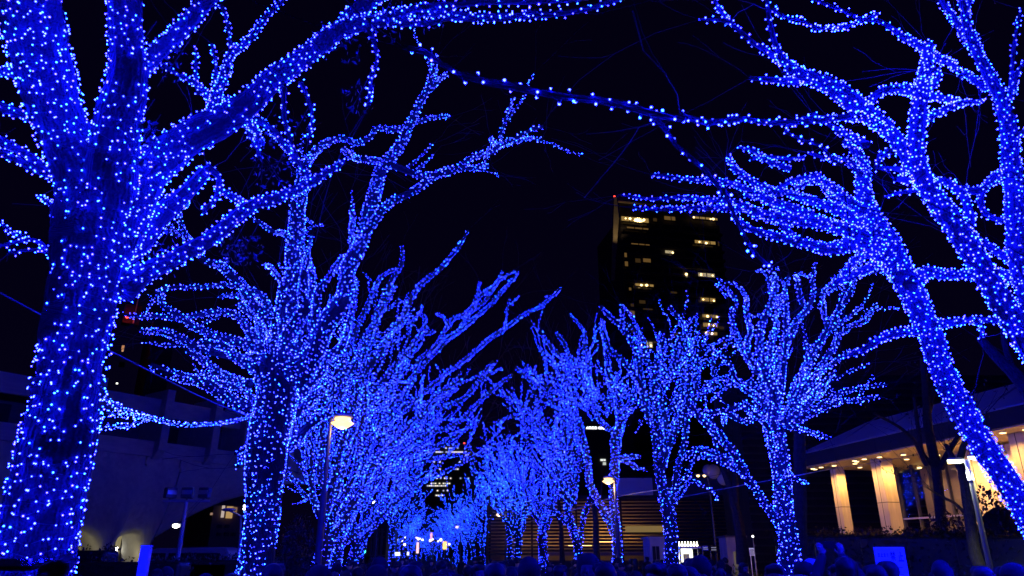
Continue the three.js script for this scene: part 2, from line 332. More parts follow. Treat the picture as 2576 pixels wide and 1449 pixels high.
// second tree of the left row
lightTree({
  D: 14.5, seed: 12, label: 'tall bare tree second in the left row, dark conical shrub against its foot', lightLabel: 'blue lamps covering the tall second tree of the left row',
  sp: 0.075, pitch: 0.1, thin: 0.038, gap: 1.6, gapAt: 0.5, twigs: 2, sides: 0.45, sideLen: 0.9, bulb: 0.008, wob: 0.14,
  limbs: limbsOf(0.7, `
14.5>14.5 628,1530,50 640,1440,42 655,1350,40 663,1250,42 672,1150,48 690,1050,50 702,950,48 715,850,42 722,780,34 728,730,26
14.5>15 725,760,28 735,700,22 736,600,20 742,520,18 760,452,14 770,430,12 745,395,8 720,370,7 680,325,6 640,292,5
14.5>15 765,435,10 790,382,9 830,360,8 870,352,7 900,370,6 935,350,6 945,325,6 1010,315,6 1070,300,5 1130,290,4
14.5>14 705,1020,38 745,960,32 790,890,28 830,815,24 868,725,20 900,650,18 916,590,17 935,520,16 955,450,15 975,410,14 1005,365,12 1030,310,10 1060,260,9 1090,215,8 1100,155,6
14>13.5 1085,225,7 1105,200,6 1130,184,4
14>13 975,412,9 1050,428,8 1092,432,8 1140,416,8 1180,396,7 1240,385,7 1255,366,6 1300,350,5 1362,314,4
13.3>13 1255,368,5 1310,360,4 1365,352,3
13.3>13 1258,365,5 1280,302,4 1306,260,3
13.3>13 1252,366,4 1233,338,3
14>13.4 918,590,10 965,517,10 1030,481,9 1085,455,8 1125,432,8 1180,421,6 1232,410,5
14.5>14 862,375,6 885,400,7 925,402,7 975,412,7
14.5>14.5 900,650,8 884,600,7 882,545,5 880,515,4
14.5>14 640,1032,18 590,1004,15 520,973,13 450,936,11 385,915,8
14.5>15 645,905,16 590,890,13 530,880,11 475,860,10 425,845,8 360,832,6
14.5>15.5 630,966,13 565,950,11 525,920,9 480,882,8
14.5>14 680,880,18 620,870,13 540,850,10 490,825,8 450,796,7 410,765,6 408,724,5
14.5>14 640,850,12 600,806,8 500,796,7 410,806,6 350,800,5 320,786,4
14.5>14.5 680,790,12 650,746,8 600,722,6 530,722,5 450,718,5 395,724,4
14.5>14.5 660,780,9 600,745,6 545,748,4
14.5>15 700,830,20 660,780,14 615,716,12 565,680,10 525,650,9 480,620,8 450,590,7 400,575,6 370,545,5
15>15.3 445,592,6 415,545,5 400,500,4
15>15.3 480,615,6 456,565,5 458,525,4 466,480,4
14.5>15 736,610,8 720,595,6 685,575,5 635,545,4
14.5>15 728,740,7 710,716,5 690,686,4 665,660,4
14.5>15 760,830,12 790,750,9 775,700,8 778,640,6 790,585,4
14.5>14 740,830,11 785,724,8 770,670,6 755,620,4
14.5>14 780,850,11 800,750,9 825,705,7 858,650,5
14.5>14.5 660,1105,8 630,1125,6 598,1145,4
14.5>14.5 665,1115,7 630,1138,5 600,1160,4
14.5>15 640,1010,9 590,980,7 550,960,6 520,940,5
14.5>13.6 680,1000,20 640,940,15 600,905,12 560,870,9 500,855,7
14.5>14 700,930,22 730,850,18 760,770,14 770,690,10 772,640,6
14.5>15 700,980,20 670,920,16 650,860,13 640,800,10 600,765,7
14.5>15.4 710,1030,20 760,990,17 800,940,13 850,890,10 880,830,7 890,760,5
14.5>15.2 690,1080,18 740,1050,14 790,1010,11 830,980,8 870,930,6
14.5>13.8 700,1080,18 680,1010,14 690,930,12 690,860,9 680,800,6
14.5>15 700,1140,16 750,1100,12 790,1060,10 840,1030,7`),
});
// second-nearest of the right row, two stems
lightTree({
  D: 14, seed: 31, label: 'two stemmed bare tree beside the lit hall, its second stem leaning left', lightLabel: 'blue lamps covering the two stemmed tree beside the lit hall',
  sp: 0.07, pitch: 0.09, thin: 0.036, twigs: 2, sides: 0.75, sideLen: 0.8, bulb: 0.0075, wob: 0.16,
  limbs: limbsOf(0.7, `
14>14 1995,1560,34 1985,1449,29 1979,1349,22 1973,1275,21 1969,1200,21 1962,1150,22 1952,1105,23 1945,1060,24 1942,1030,22
14>14 1975,1370,10.9 1950,1300,9.5 1927,1265,8.8 1902,1225,8.8 1872,1175,9.5 1842,1130,8.8 1812,1095,8.2 1782,1070,8.2 1740,1035,7.5 1712,1000,6.8
14>14 1875,1180,7.5 1842,1155,6.8 1810,1145,6.1 1775,1143,5.4 1735,1147,4.8
14>13.5 1868,1190,5.4 1835,1175,5.4 1797,1162,4.8 1760,1165,4.1 1737,1180,4.1 1722,1225,3.4
14>13.5 1945,1080,15.0 1937,1000,12.9 1917,935,11.6 1912,875,10.2 1917,825,8.8 1930,765,7.5 1935,700,5.4 1925,660,3.4
14>14.5 1960,1085,13.6 1957,1005,11.6 1962,935,10.2 1977,875,8.8 1997,815,7.5 2017,765,6.1 2037,724,4.8 2050,660,3.4
14>15 1975,1070,13.6 1997,1005,10.9 2017,940,9.5 2047,875,8.2 2077,825,7.5 2107,775,6.1 2132,735,5.4 2165,670,4.1
14>15.5 1978,1055,12.2 2027,985,9.5 2057,935,8.2 2087,885,6.8 2132,835,6.1 2167,795,4.8 2190,770,3.4
14>14 1990,1030,9.5 2037,950,7.5 2077,925,6.1 2127,900,5.4 2160,878,4.1
14>13 1990,1055,8.2 2037,1005,6.1 2077,975,4.8 2112,945,3.4
14>13.4 1985,1075,8.2 2037,1040,6.1 2087,1015,5.4 2142,990,4.8 2182,975,4.1 2237,970,3.4
14>13 2000,1070,6.8 2067,1035,5.4 2117,1022,4.8 2207,1010,3.4
14>13.4 1975,1070,6.8 2017,1085,5.4 2057,1100,4.1 2082,1110,2.7
14>14 1975,1190,5.4 2007,1210,4.1 2025,1218,2.7
14>14.6 1940,1070,9.5 1892,1035,7.5 1857,1005,6.1 1817,1020,4.8 1767,1025,4.1
14>15 1930,1030,7.5 1912,1005,6.8 1867,975,5.4 1832,960,4.1 1797,957,3.4
14>15 1925,980,9.5 1882,875,7.5 1857,830,6.1 1837,800,4.8 1842,775,4.1 1822,735,3.4 1808,700,2.7
14>15 1905,940,7.5 1887,875,6.1 1887,800,4.8 1880,760,4.1 1857,715,3.4 1830,705,2.7
14>13.4 1960,1010,8.2 1970,950,6.8 1980,880,5.4 1985,800,4.8 1975,740,4.1 1985,690,3.4
14>15 1950,990,8.2 1930,940,6.8 1940,860,5.4 1955,800,4.8 1960,740,3.4
14>14.8 2000,990,7.5 2040,930,6.1 2060,880,5.4 2090,820,4.8 2140,790,4.1 2165,775,3.4
14>15.2 1900,1050,6.8 1870,1060,5.4 1840,1040,4.8 1810,1060,4.1
14>15.4 2010,1000,6.8 2050,1000,5.4 2090,960,4.8 2110,945,3.4
14>13.6 1925,1000,7.5 1895,960,6.1 1860,940,5.4 1840,910,4.8 1800,890,4.1 1780,860,3.4
14>13.2 1950,1130,6.8 1925,1090,5.4 1905,1060,4.8 1880,1000,4.1
14>14 2110,780,4.8 2130,710,4.1 2150,660,3.4 2160,620,2.7
14>14.4 2080,830,4.8 2070,770,4.1 2085,720,3.4 2090,690,2.7
14>14.4 2020,770,4.8 2000,720,4.1 2005,680,2.7
14>14.5 2155,700,4.1 2190,680,3.4 2230,680,2.7`),
});

// ---------------------------------------------------------------- the two rows further along the avenue
// a pruned street tree: trunk, stems that spread like a vase, branches off the stems, all in metres; toward = direction of the avenue's middle
function growLimbs(base, o) {
  const rng = rngOf(o.seed), limbs = [], H = o.h, f = o.fork || 2.4;
  const trunkP = [base.clone().add(V(0, -0.3, 0)), base.clone().add(V((rng() - 0.5) * 0.2, f * 0.5, 0)), base.clone().add(V((rng() - 0.5) * 0.5, f, (rng() - 0.5) * 0.4)), base.clone().add(V((rng() - 0.5) * 0.7, f + 1, (rng() - 0.5) * 0.5))];
  limbs.push([trunkP, [0.34, 0.25, 0.23, 0.16].map(x => x * (o.girth || 1))]);
  const stems = o.stems || 6, a0 = rng() * 6.28;
  for (let s = 0; s < stems; s++) {
    const a = a0 + s / stems * 6.28 + (rng() - 0.5) * 0.6, low = rng(), out = (0.35 + 0.65 * rng()) * (o.spread || 1);
    let d = V(Math.cos(a) * out + (o.lean || 0) * 0.3, 1, Math.sin(a) * out).normalize(), L = (H - f) * (0.6 + 0.35 * rng()) / Math.max(0.75, d.y);
    const p0 = trunkP[2].clone().lerp(trunkP[low > 0.5 ? 3 : 1], low > 0.5 ? (low - 0.5) * 2 : 0.5 * low), P = [p0], R = [0.12 * (o.girth || 1)], n = 6;
    for (let i = 1; i <= n; i++) { d.add(V((rng() - 0.5) * 0.5 + (o.lean || 0) * 0.07, 0.05, (rng() - 0.5) * 0.5)).normalize(); P.push(P[i - 1].clone().addScaledVector(d, L / n)); R.push(Math.max(0.02, 0.12 * (o.girth || 1) * Math.pow(1 - i / (n + 0.6), 0.9))); }
    limbs.push([P, R]);
    const nb = o.branches || 7;
    for (let b = 0; b < nb; b++) {
      const t = 0.18 + 0.78 * (b + rng()) / nb, k = Math.min(n - 1, Math.floor(t * n)), q = P[k].clone().lerp(P[k + 1], t * n - k), T = P[k + 1].clone().sub(P[k]).normalize(), [N, B] = perpOf(T), g = rng() * 6.28, w = 0.5 + 0.5 * rng();
      const e = T.clone().addScaledVector(N, Math.cos(g) * w).addScaledVector(B, Math.sin(g) * w).add(V((o.lean || 0) * 0.2, 0.2, 0)).normalize(), bl = (1.1 + 2.2 * rng()) * (1.15 - 0.5 * t) * (o.blen || 1), [Q, S] = sideLimb(q, e, bl, 0.032, rng, -0.06);
      limbs.push([Q, S]);
      for (let c = 0; c < (o.subs === undefined ? 2 : o.subs); c++) { const j = 1 + Math.floor(rng() * 3), h = V(rng() - 0.5, rng() - 0.2, rng() - 0.5).multiplyScalar(1.2).add(Q[j].clone().sub(Q[j - 1]).normalize()).normalize(); limbs.push(sideLimb(Q[j], h, bl * (0.35 + 0.4 * rng()), 0.018, rng)); }
    }
  }
  return limbs;
}
const footOf = (u, D) => { const p = at(u, 1397, D); p.y = 0; return p; };
// long limbs of the left row that reach over the avenue, seen against the sky
const L3 = limbsOf(0.5, `
22>21 850,1000,11.5 880,940,10.8 920,862,9.4 950,785,7.9 980,722,6.5 1000,670,5 1014,616,3.6
22>20 860,1060,13 900,970,10.8 950,880,8.6 1000,800,7.2 1050,727,5.8 1100,685,5 1150,630,4.3 1184,568,2.9
22>22 850,940,8.6 880,870,7.2 905,800,6.5 935,735,5.8 960,705,4.3 1000,680,3.6
22>22.5 850,930,7.2 900,900,5.8 940,840,4.3 975,760,3.6 990,715,2.9
22>21.5 830,1000,10.1 850,930,7.9 870,850,6.5 890,770,5 897,710,3.6
22>23 820,1020,10.1 800,940,7.9 805,860,6.5 820,800,5 838,745,3.6
22>23 860,1040,10.1 930,990,7.9 985,930,6.5 1030,880,5 1060,820,4.3 1065,790,3.6`);
const L4 = limbsOf(0.5, `
27>24 900,1090,6.8 960,1055,6.1 1030,960,5.4 1075,890,5.4 1125,832,4.8 1183,783,4.8 1232,730,4.1 1288,676,2.7
27>24 905,1110,6.1 970,1060,5.4 1040,968,4.8 1085,900,4.8 1140,848,4.8 1200,796,4.1 1250,742,4.1 1300,686,2.7
27>24.4 1095,880,4.8 1150,830,4.8 1190,775,4.1 1225,740,3.4 1262,690,2.7
27>24 905,1130,8.2 980,1060,6.8 1060,995,6.1 1140,930,5.4 1200,880,4.8 1255,840,4.8 1300,805,4.1 1370,765,3.4 1411,724,2.7
24.5>24.5 1272,826,3.4 1277,790,2.7 1285,750,2.0
24.5>24.4 1285,768,2.7 1306,745,2.0
25>25 1176,802,4.1 1192,768,3.4 1197,708,2.7
25>25 1135,826,3.4 1120,805,2.7 1100,788,2.0
27>26 900,1050,8.8 960,990,7.5 1010,920,6.1 1050,850,5.4 1100,830,4.1
27>26 910,1100,8.2 1000,1040,6.8 1080,1010,5.4 1150,960,4.1 1170,950,3.4`);
const L5 = limbsOf(0.5, `
34>31 930,1120,8.2 1010,1070,7.5 1090,1030,6.8 1160,1000,6 1205,965,5.2 1240,910,3.8
34>31 935,1150,7.5 1030,1110,6.8 1110,1080,6 1190,1030,5.2 1240,985,4.5 1290,935,3.8
31>31 1205,968,3.8 1230,945,3 1265,925,2.2
34>32 930,1180,6.8 1020,1150,6 1100,1120,5.2 1160,1090,3.8 1200,1050,3
34>33 930,1160,6.8 990,1100,6 1060,1060,5.2 1120,1000,4.5 1150,960,3.8
34>32 940,1200,6 1040,1170,5.2 1110,1150,4.5 1190,1135,3`);
const R3 = limbsOf(0.5, `
20.6>20.6 1692,1500,24 1688,1395,17 1686,1317,16 1682,1275,16 1674,1240,15
20.6>20.6 1680,1265,12 1670,1234,11 1658,1184,11 1650,1110,11 1641,1060,11 1639,1000,10 1649,925,9 1669,875,7 1668,838,5
20.6>20.6 1688,1270,10 1699,1246,9 1702,1205,8 1714,1163,8 1720,1119,7 1726,1070,7 1740,1010,7 1760,950,6 1747,875,5 1717,808,5 1687,777,4
20.6>20 1699,1255,6 1725,1228,5 1745,1210,4
20.6>20 1641,1070,10 1609,975,8 1579,925,7 1534,875,6 1509,815,5
20.6>20 1615,985,8 1600,880,7 1568,825,6 1522,772,4
20>20 1566,822,5 1564,772,4
20.6>21.5 1645,1080,9 1690,1020,7 1720,960,6 1700,900,6 1730,850,5
20.6>20 1640,1050,8 1600,1010,6 1560,990,5 1520,960,4
20.6>21 1650,960,8 1620,900,7 1610,840,6 1590,800,4
20.6>21 1655,1000,8 1690,940,7 1705,870,6 1720,830,5 1760,800,4
20.6>21 1740,1010,7 1790,970,6 1800,920,5 1790,880,4`);
const R4 = limbsOf(0.5, `
26.4>26.4 1554,1500,18 1552,1411,12 1552,1346,10 1549,1287,9 1546,1228,9 1546,1169,9
26.4>26.4 1551,1395,9 1546,1345,8 1531,1302,8 1514,1258,8 1496,1225,8 1481,1184,8 1470,1140,8 1461,1110,7 1450,1060,7 1434,1020,6 1424,950,6 1409,900,5 1384,875,5 1369,846,4
26.4>26.4 1546,1180,9 1549,1110,9 1553,1075,8 1549,1000,8 1539,950,7 1534,900,6 1529,850,5 1520,800,4
26.4>25 1561,1158,6 1584,1166,5 1596,1181,4 1628,1186,3
26.4>25 1558,1155,6 1590,1143,5 1617,1143,4
26.4>25 1550,1090,7 1510,1060,6 1479,1000,6 1459,925,5 1434,890,4 1399,835,4
26.4>25.5 1540,1030,7 1500,980,6 1479,925,5 1474,850,4 1439,793,3
26.4>27 1553,1075,7 1590,1000,6 1600,940,5 1590,890,4`);
const R5 = limbsOf(0.5, `
32.8>32.8 1458,1490,15 1455,1414,11 1452,1376,10 1446,1346,9 1437,1317,9
32.8>32.8 1440,1325,8 1431,1287,8 1427,1240,8 1430,1180,7 1420,1110,7 1409,1045,6 1379,995,5 1349,965,5 1304,930,4
32.8>32.8 1455,1385,6 1464,1335,6 1470,1300,6 1480,1270,6 1494,1230,5
32.8>32.4 1433,1322,7 1413,1302,6 1393,1287,6 1378,1272,5 1362,1256,4
32.8>32 1425,1130,6 1380,1080,5 1329,1055,5 1284,1050,4 1240,1075,4
32.8>32 1428,1200,6 1390,1120,5 1350,1060,5 1310,1020,4 1280,990,4
32.8>32 1430,1150,6 1440,1060,5 1430,980,4 1445,920,4`);

// open places between the crowns of the right row, where no branch grows
const GAPS = [[1466, 1058, 1546, 1090], [1470, 1100, 1532, 1220], [1572, 1092, 1640, 1220], [1600, 1010, 1632, 1050]];
const farTree = (n, foot, o, extra) => lightTree({ D: o.D, seed: n, sp: o.D > 50 ? 0.2 : o.D > 30 ? 0.115 : 0.095, pitch: o.D > 50 ? 0.26 : o.D > 30 ? 0.15 : 0.12, thin: o.D > 50 ? 0.13 : o.D > 30 ? 0.08 : 0.06, bulb: o.D > 50 ? 0.0115 : o.D > 30 ? 0.0085 : 0.0085, twigs: o.D < 34 ? 1 : 0, wob: 0.16,
  limbs: [...(o.own || []), ...growLimbs(foot, { seed: n * 7 + 1, h: 12, ...o }).slice(o.own && o.own[0].trunk ? 1 : 0).filter(l => !o.gaps || !l[0].some((p, i) => { for (let k = 0; k < 1; k += 0.25) { const [u, v] = project(p.clone().lerp(l[0][Math.min(i + 1, l[0].length - 1)], k)); if (o.gaps.some(g => u > g[0] && u < g[2] && v > g[1] && v < g[3])) return true; } return false; })), ...(extra || [])], label: o.label, lightLabel: o.lightLabel, group: o.group, lightGroup: o.lightGroup });
R3[0].trunk = R4[0].trunk = R5[0].trunk = true;
farTree(41, footOf(800, 22), { D: 22, h: 9, stems: 7, branches: 8, lean: 0.25, spread: 0.8, label: 'third bare tree of the left row, right behind the near street lamp', lightLabel: 'blue lamps on the third tree of the left row, behind the street lamp' }, L3);
farTree(42, footOf(838, 27.5), { D: 27.5, h: 9.6, stems: 7, branches: 8, lean: 0.3, spread: 0.9, label: 'fourth bare tree of the left row, its long limb pointing up over the avenue', lightLabel: 'blue lamps on the fourth tree of the left row with its long raised limb' }, L4);
farTree(43, footOf(880, 34), { D: 34, h: 10, stems: 7, branches: 8, lean: 0.3, label: 'fifth bare tree of the left row, last before the dark side street', lightLabel: 'blue lamps on the fifth tree of the left row, before the side street' }, L5);
farTree(44, footOf(898, 40), { D: 40, h: 10.5, stems: 7, branches: 8, lean: 0.4, label: 'sixth bare tree of the left row, half hidden behind the fifth', lightLabel: 'blue lamps on the half hidden sixth tree of the left row' });
farTree(51, R3[0][0][0], { D: 20.6, gaps: GAPS, own: R3, h: 7.4, stems: 5, branches: 5, subs: 1, spread: 0.7, fork: 3.4, label: 'bare tree of the right row beside the bright white stall', lightLabel: 'blue lamps covering the right row tree beside the white stall' });
farTree(52, R4[0][0][0], { D: 26.4, gaps: GAPS, own: R4, h: 8.6, stems: 8, branches: 7, lean: -0.2, fork: 4, label: 'V shaped bare tree beside the orange street lamp of the right row', lightLabel: 'blue lamps covering the V shaped tree beside the orange street lamp' });
farTree(53, R5[0][0][0], { D: 32.8, gaps: GAPS, own: R5, h: 9, stems: 8, branches: 8, lean: -0.3, fork: 4, label: 'bare tree of the right row with a low arching branch, before the amber louvres', lightLabel: 'blue lamps on the right row tree with the low arching branch' });
farTree(54, footOf(1369, 42), { D: 42, h: 9, stems: 7, branches: 8, lean: -0.4, fork: 3.2, label: 'straight trunked bare tree of the right row left of the low arching branch', lightLabel: 'blue lamps on the straight trunked tree left of the low arching branch' });
farTree(55, footOf(1303, 54), { D: 54, h: 9.4, stems: 7, branches: 9, lean: -0.3, fork: 3.2, label: 'bare tree of the right row at the left end of the amber louvres', lightLabel: 'blue lamps on the tree at the left end of the amber louvres' });
farTree(56, footOf(1282, 56), { D: 56, h: 7, stems: 3, branches: 4, lean: -0.3, fork: 3, girth: 0.7, label: 'thin leaning bare tree close to the left end of the amber louvres', lightLabel: 'blue lamps on the thin leaning tree near the amber louvres' });
const farSpots = [[1247, 68], [1192, 92], [1168, 112], [1150, 140], [1128, 175], [1112, 220], [1004, 112], [1014, 130], [1026, 160], [1036, 200], [985, 66], [1213, 80], [1142, 155], [1046, 260], [1098, 280], [1072, 300], [1084, 330], [1058, 320]], o9 = i => farSpots.filter(q => (q[0] > 1060) === (farSpots[i][0] > 1060) && q[1] < farSpots[i][1]).length;
farSpots.forEach(([u, D], i) => farTree(60 + i, footOf(u, D), { D, h: D < 100 ? 9 : 10, stems: 7, branches: 8, subs: 1, lean: u > 1060 ? -0.4 : 0.5, fork: u < 1000 ? 4 : D > 270 ? 1.6 : 3,
  label: `${['first', 'second', 'third', 'fourth', 'fifth', 'sixth', 'seventh', 'eighth', 'ninth', 'tenth', 'eleventh', 'twelfth', 'thirteenth', 'fourteenth', 'fifteenth'][o9(i)]} distant bare tree of the ${u > 1060 ? 'right' : 'left'} row in the far blue tunnel`, lightLabel: `blue lamps on the ${['first', 'second', 'third', 'fourth', 'fifth', 'sixth', 'seventh', 'eighth', 'ninth', 'tenth', 'eleventh', 'twelfth', 'thirteenth', 'fourteenth', 'fifteenth'][o9(i)]} distant tree of the ${u > 1060 ? 'right' : 'left'} row`, group: 'distant trees of the avenue', lightGroup: 'lamps of the distant trees' }));

// ---------------------------------------------------------------- ground
const concMap = mapTex(256, (x, y) => { const v = 0.76 + 0.05 * tnoise(x, y, 4, 1) + 0.05 * tnoise(x, y, 17, 2) + 0.03 * tnoise(x, y, 60, 5); return [v, v, v * 0.98]; }, true, 0.25);
const aspMap = mapTex(256, (x, y) => { const v = 0.25 + 0.03 * tnoise(x, y, 5, 1) + 0.06 * tnoise(x, y, 70, 2); return [v, v, v]; }, true, 0.5);
Object.assign(M, {
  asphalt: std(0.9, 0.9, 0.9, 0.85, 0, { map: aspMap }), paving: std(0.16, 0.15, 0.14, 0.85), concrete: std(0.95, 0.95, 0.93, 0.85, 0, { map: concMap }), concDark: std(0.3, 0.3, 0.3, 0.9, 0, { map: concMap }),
  dark: std(0.02, 0.02, 0.022, 0.7), dark2: std(0.05, 0.045, 0.05, 0.8), steel: std(0.5, 0.5, 0.52, 0.4, 0.6), poleGrey: std(0.35, 0.36, 0.38, 0.5, 0.2), poleDark: std(0.09, 0.09, 0.1, 0.5, 0.3),
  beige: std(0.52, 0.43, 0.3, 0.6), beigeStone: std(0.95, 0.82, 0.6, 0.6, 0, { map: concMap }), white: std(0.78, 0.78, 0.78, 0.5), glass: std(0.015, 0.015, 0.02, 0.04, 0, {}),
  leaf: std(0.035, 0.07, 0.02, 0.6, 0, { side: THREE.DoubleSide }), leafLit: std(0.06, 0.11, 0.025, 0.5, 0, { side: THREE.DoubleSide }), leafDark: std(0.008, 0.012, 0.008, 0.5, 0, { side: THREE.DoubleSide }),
  warmWin: glow(0.3, 0.18, 0.05), warmWin2: glow(0.12, 0.065, 0.018), dimWin: glow(0.035, 0.019, 0.006), whiteWin: glow(0.42, 0.34, 0.19), warmSpot: glow(4.5, 2.9, 1.1), whiteSpot: glow(7, 6.6, 5.6), redSpot: glow(6, 0.25, 0.15), greenSpot: glow(0.2, 3.5, 1.8), blueGlow: glow(0.02, 0.03, 1.2),
});
{
  const g = new THREE.PlaneGeometry(3000, 3000).rotateX(-Math.PI / 2), uv = g.attributes.uv; for (let i = 0; i < uv.count; i++) uv.setXY(i, uv.getX(i) * 1500, uv.getY(i) * 1500);
  struct('ground', g, M.asphalt);
  const dir = -0.1193, walk = (x0, x1, name) => { const s = new THREE.Shape([[x0, 0], [x1, 0], [x1, 300], [x0, 300]].map(p => new THREE.Vector2(...p))), k = new THREE.ExtrudeGeometry(s, { depth: 0.14, bevelEnabled: true, bevelSize: 0.02, bevelThickness: 0.02, bevelSegments: 1 }).rotateX(-Math.PI / 2).translate(0, 0.0, 8); k.rotateY(Math.atan(-dir)); struct(name, k, M.paving); };
  walk(-12, -4.6, 'pavement_left'); walk(9.2, 18, 'pavement_right');
}

// ---------------------------------------------------------------- concrete arena with upper gallery, on the left
{
  const line = t => V(lerp(-33, -22.2, t), 0, lerp(-44.6, -60, t)), e = V(10.8, 0, -15.4).normalize(), n = V(-e.z, 0, e.x).negate(); if (n.x < 0) n.negate();
  const L = Math.hypot(10.8, 15.4), sOf = (u, out = 0) => { // where the view of column u meets the facade line (at eye height)
    const k = (u - CU) / FOC / (cP + 0.3 * sP), x0 = -33 + n.x * out, z0 = 44.6 - n.z * out, dx = 10.8 / L, dz = 15.4 / L; return (k * z0 - x0) / (dx - k * dz); };
  const P = (s, h, out = 0) => V(-33, 0, -44.6).addScaledVector(e, s).addScaledVector(n, out).setY(h), Dof = s => 44.6 + s * 15.4 / L;
  const t = thing('concrete_arena', 'pale concrete arena with fin columns, gallery bands and arched base, far left', 'building', V(-28, 0, -52));
  const add = (name, geo, mat) => part(name, geo.translate(28, 0, 52), mat, t);
  const bar = (s0, s1, h0, h1, o0, o1) => { const c = P((s0 + s1) / 2, (h0 + h1) / 2, (o0 + o1) / 2), g = new THREE.BoxGeometry(Math.abs(s1 - s0), h1 - h0, Math.abs(o1 - o0)); g.rotateY(Math.atan2(-e.z, e.x)); return g.translate(c.x, c.y, c.z); };
  const cols = [-14, -7.2, sOf(185), sOf(372), sOf(505), sOf(588), sOf(652), sOf(705), sOf(745)];
  for (let i = 0; i < cols.length - 1; i++) {
    const a = cols[i] + 0.3, b = cols[i + 1] - 0.3;
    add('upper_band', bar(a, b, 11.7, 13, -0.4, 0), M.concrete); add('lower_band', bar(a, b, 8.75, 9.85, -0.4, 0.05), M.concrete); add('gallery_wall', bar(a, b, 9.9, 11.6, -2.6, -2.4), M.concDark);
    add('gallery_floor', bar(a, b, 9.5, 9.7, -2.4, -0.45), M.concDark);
    if (i % 2) add('gallery_window', bar(lerp(a, b, 0.15), lerp(a, b, 0.7), 9.95, 11.4, -2.38, -2.3), M.dark);
  }
  cols.forEach(c => { const s = new THREE.Shape([[-2.5, 8.6], [0.1, 8.6], [0.75, 9.2], [0.75, 13.65], [-2.5, 13.65]].map(p => new THREE.Vector2(...p))), g = new THREE.ExtrudeGeometry(s, { depth: 0.56, bevelEnabled: true, bevelSize: 0.03, bevelThickness: 0.03, bevelSegments: 1 }); const m = new THREE.Matrix4().makeBasis(n, V(0, 1, 0), e.clone().negate()); g.applyMatrix4(m); const o = P(c, 0).addScaledVector(e, 0.28); add('fin_column', g.translate(o.x, 0, o.z), M.concrete); });
  // the shell under the gallery: its lower edge sweeps up to the right and is cut by arches on the left
  const edge = [[-120, 1420], [60, 1420], [150, 1410], [158, 1362], [180, 1334], [205, 1327], [232, 1335], [258, 1352], [271, 1375], [276, 1420], [290, 1420], [294, 1376], [305, 1358], [325, 1346], [350, 1340], [368, 1346], [373, 1372], [374, 1420], [379, 1420], [382, 1378], [392, 1360], [420, 1342], [470, 1306], [520, 1280], [560, 1262], [625, 1242], [690, 1222], [750, 1205], [800, 1190]];
  const pos = [], uv = [], idx = [], J = 14; edge.forEach(([u, v], i) => {
    let s = sOf(u), he = 4; for (let r = 0; r < 4; r++) { const o = 0.1 + 4.2 * (8.7 - he) / 8.7; s = sOf(u, -o); he = clamp(at(u, v, Dof(s) + o * 0.61).y, 0, 8); } const full = (8.7 - he) / 8.7;
    for (let j = 0; j <= J; j++) { const q = Math.min(1, j / (J - 3)), inn = 4.2 * Math.pow(q, 1.7) * full + (j > J - 3 ? (j - (J - 3)) * 0.9 : 0), p = P(s, lerp(8.72, he, q) + (j > J - 3 ? 0.02 * (j - J + 3) : 0), -0.1 - inn); pos.push(p.x, p.y, p.z); uv.push(s, j * 0.5); }
    if (i) for (let j = 0; j < J; j++) { const a = (i - 1) * (J + 1) + j, b = a + 1, c = a + J + 1, d = c + 1; idx.push(a, b, c, b, d, c); }
  });
  const g = new THREE.BufferGeometry(); g.setAttribute('position', new THREE.Float32BufferAttribute(pos, 3)); g.setAttribute('uv', new THREE.Float32BufferAttribute(uv, 2)); g.setIndex(idx); g.computeVertexNormals(); add('shell', g, M.concrete);
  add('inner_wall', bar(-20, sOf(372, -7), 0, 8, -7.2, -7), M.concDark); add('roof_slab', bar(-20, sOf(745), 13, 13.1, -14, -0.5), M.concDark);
  for (const [u0, u1, v0, v1] of [[160, 236, 1322, 1420], [240, 268, 1330, 1420], [284, 306, 1342, 1420], [308, 328, 1336, 1420], [331, 352, 1336, 1420]]) { const s0 = sOf(u0, -6.2), s1 = sOf(u1, -6.2); add('lit_window', bar(s0, s1, 0, at(u0, v0, Dof(s0) + 3.8).y, -6.3, -6.2), u0 < 270 ? glow(0.2, 0.17, 0.07) : glow(0.24, 0.2, 0.1)); }
  for (const u of [238, 282, 307, 329.5, 353]) { const s = sOf(u, -6); add('mullion', bar(s - 0.1, s + 0.1, 0, 4.6, -6.2, -6), M.dark); }
  for (const [u, v0, v1] of [[297, 1381, 1396], [314, 1376, 1392], [333, 1376, 1390]]) { const s = sOf(u, -6), D = Dof(s) + 3.7; add('lit_window_panel', bar(s - 0.16, s + 0.16, at(u, v1, D).y, at(u, v0, D).y, -6.1, -6.05), M.whiteSpot); }
  const pl = new THREE.PointLight(new THREE.Color(1, 0.85, 0.5), 1.5, 0, 2); pl.position.copy(P(sOf(338, -3.6), 1.7, -3.6)); pl.castShadow = true; scene.add(pl);
  const pl2 = new THREE.PointLight(new THREE.Color(1, 0.85, 0.5), 1.0, 0, 2); pl2.position.copy(P(sOf(225, -3.6), 1.9, -3.6)); pl2.castShadow = true; scene.add(pl2);
}

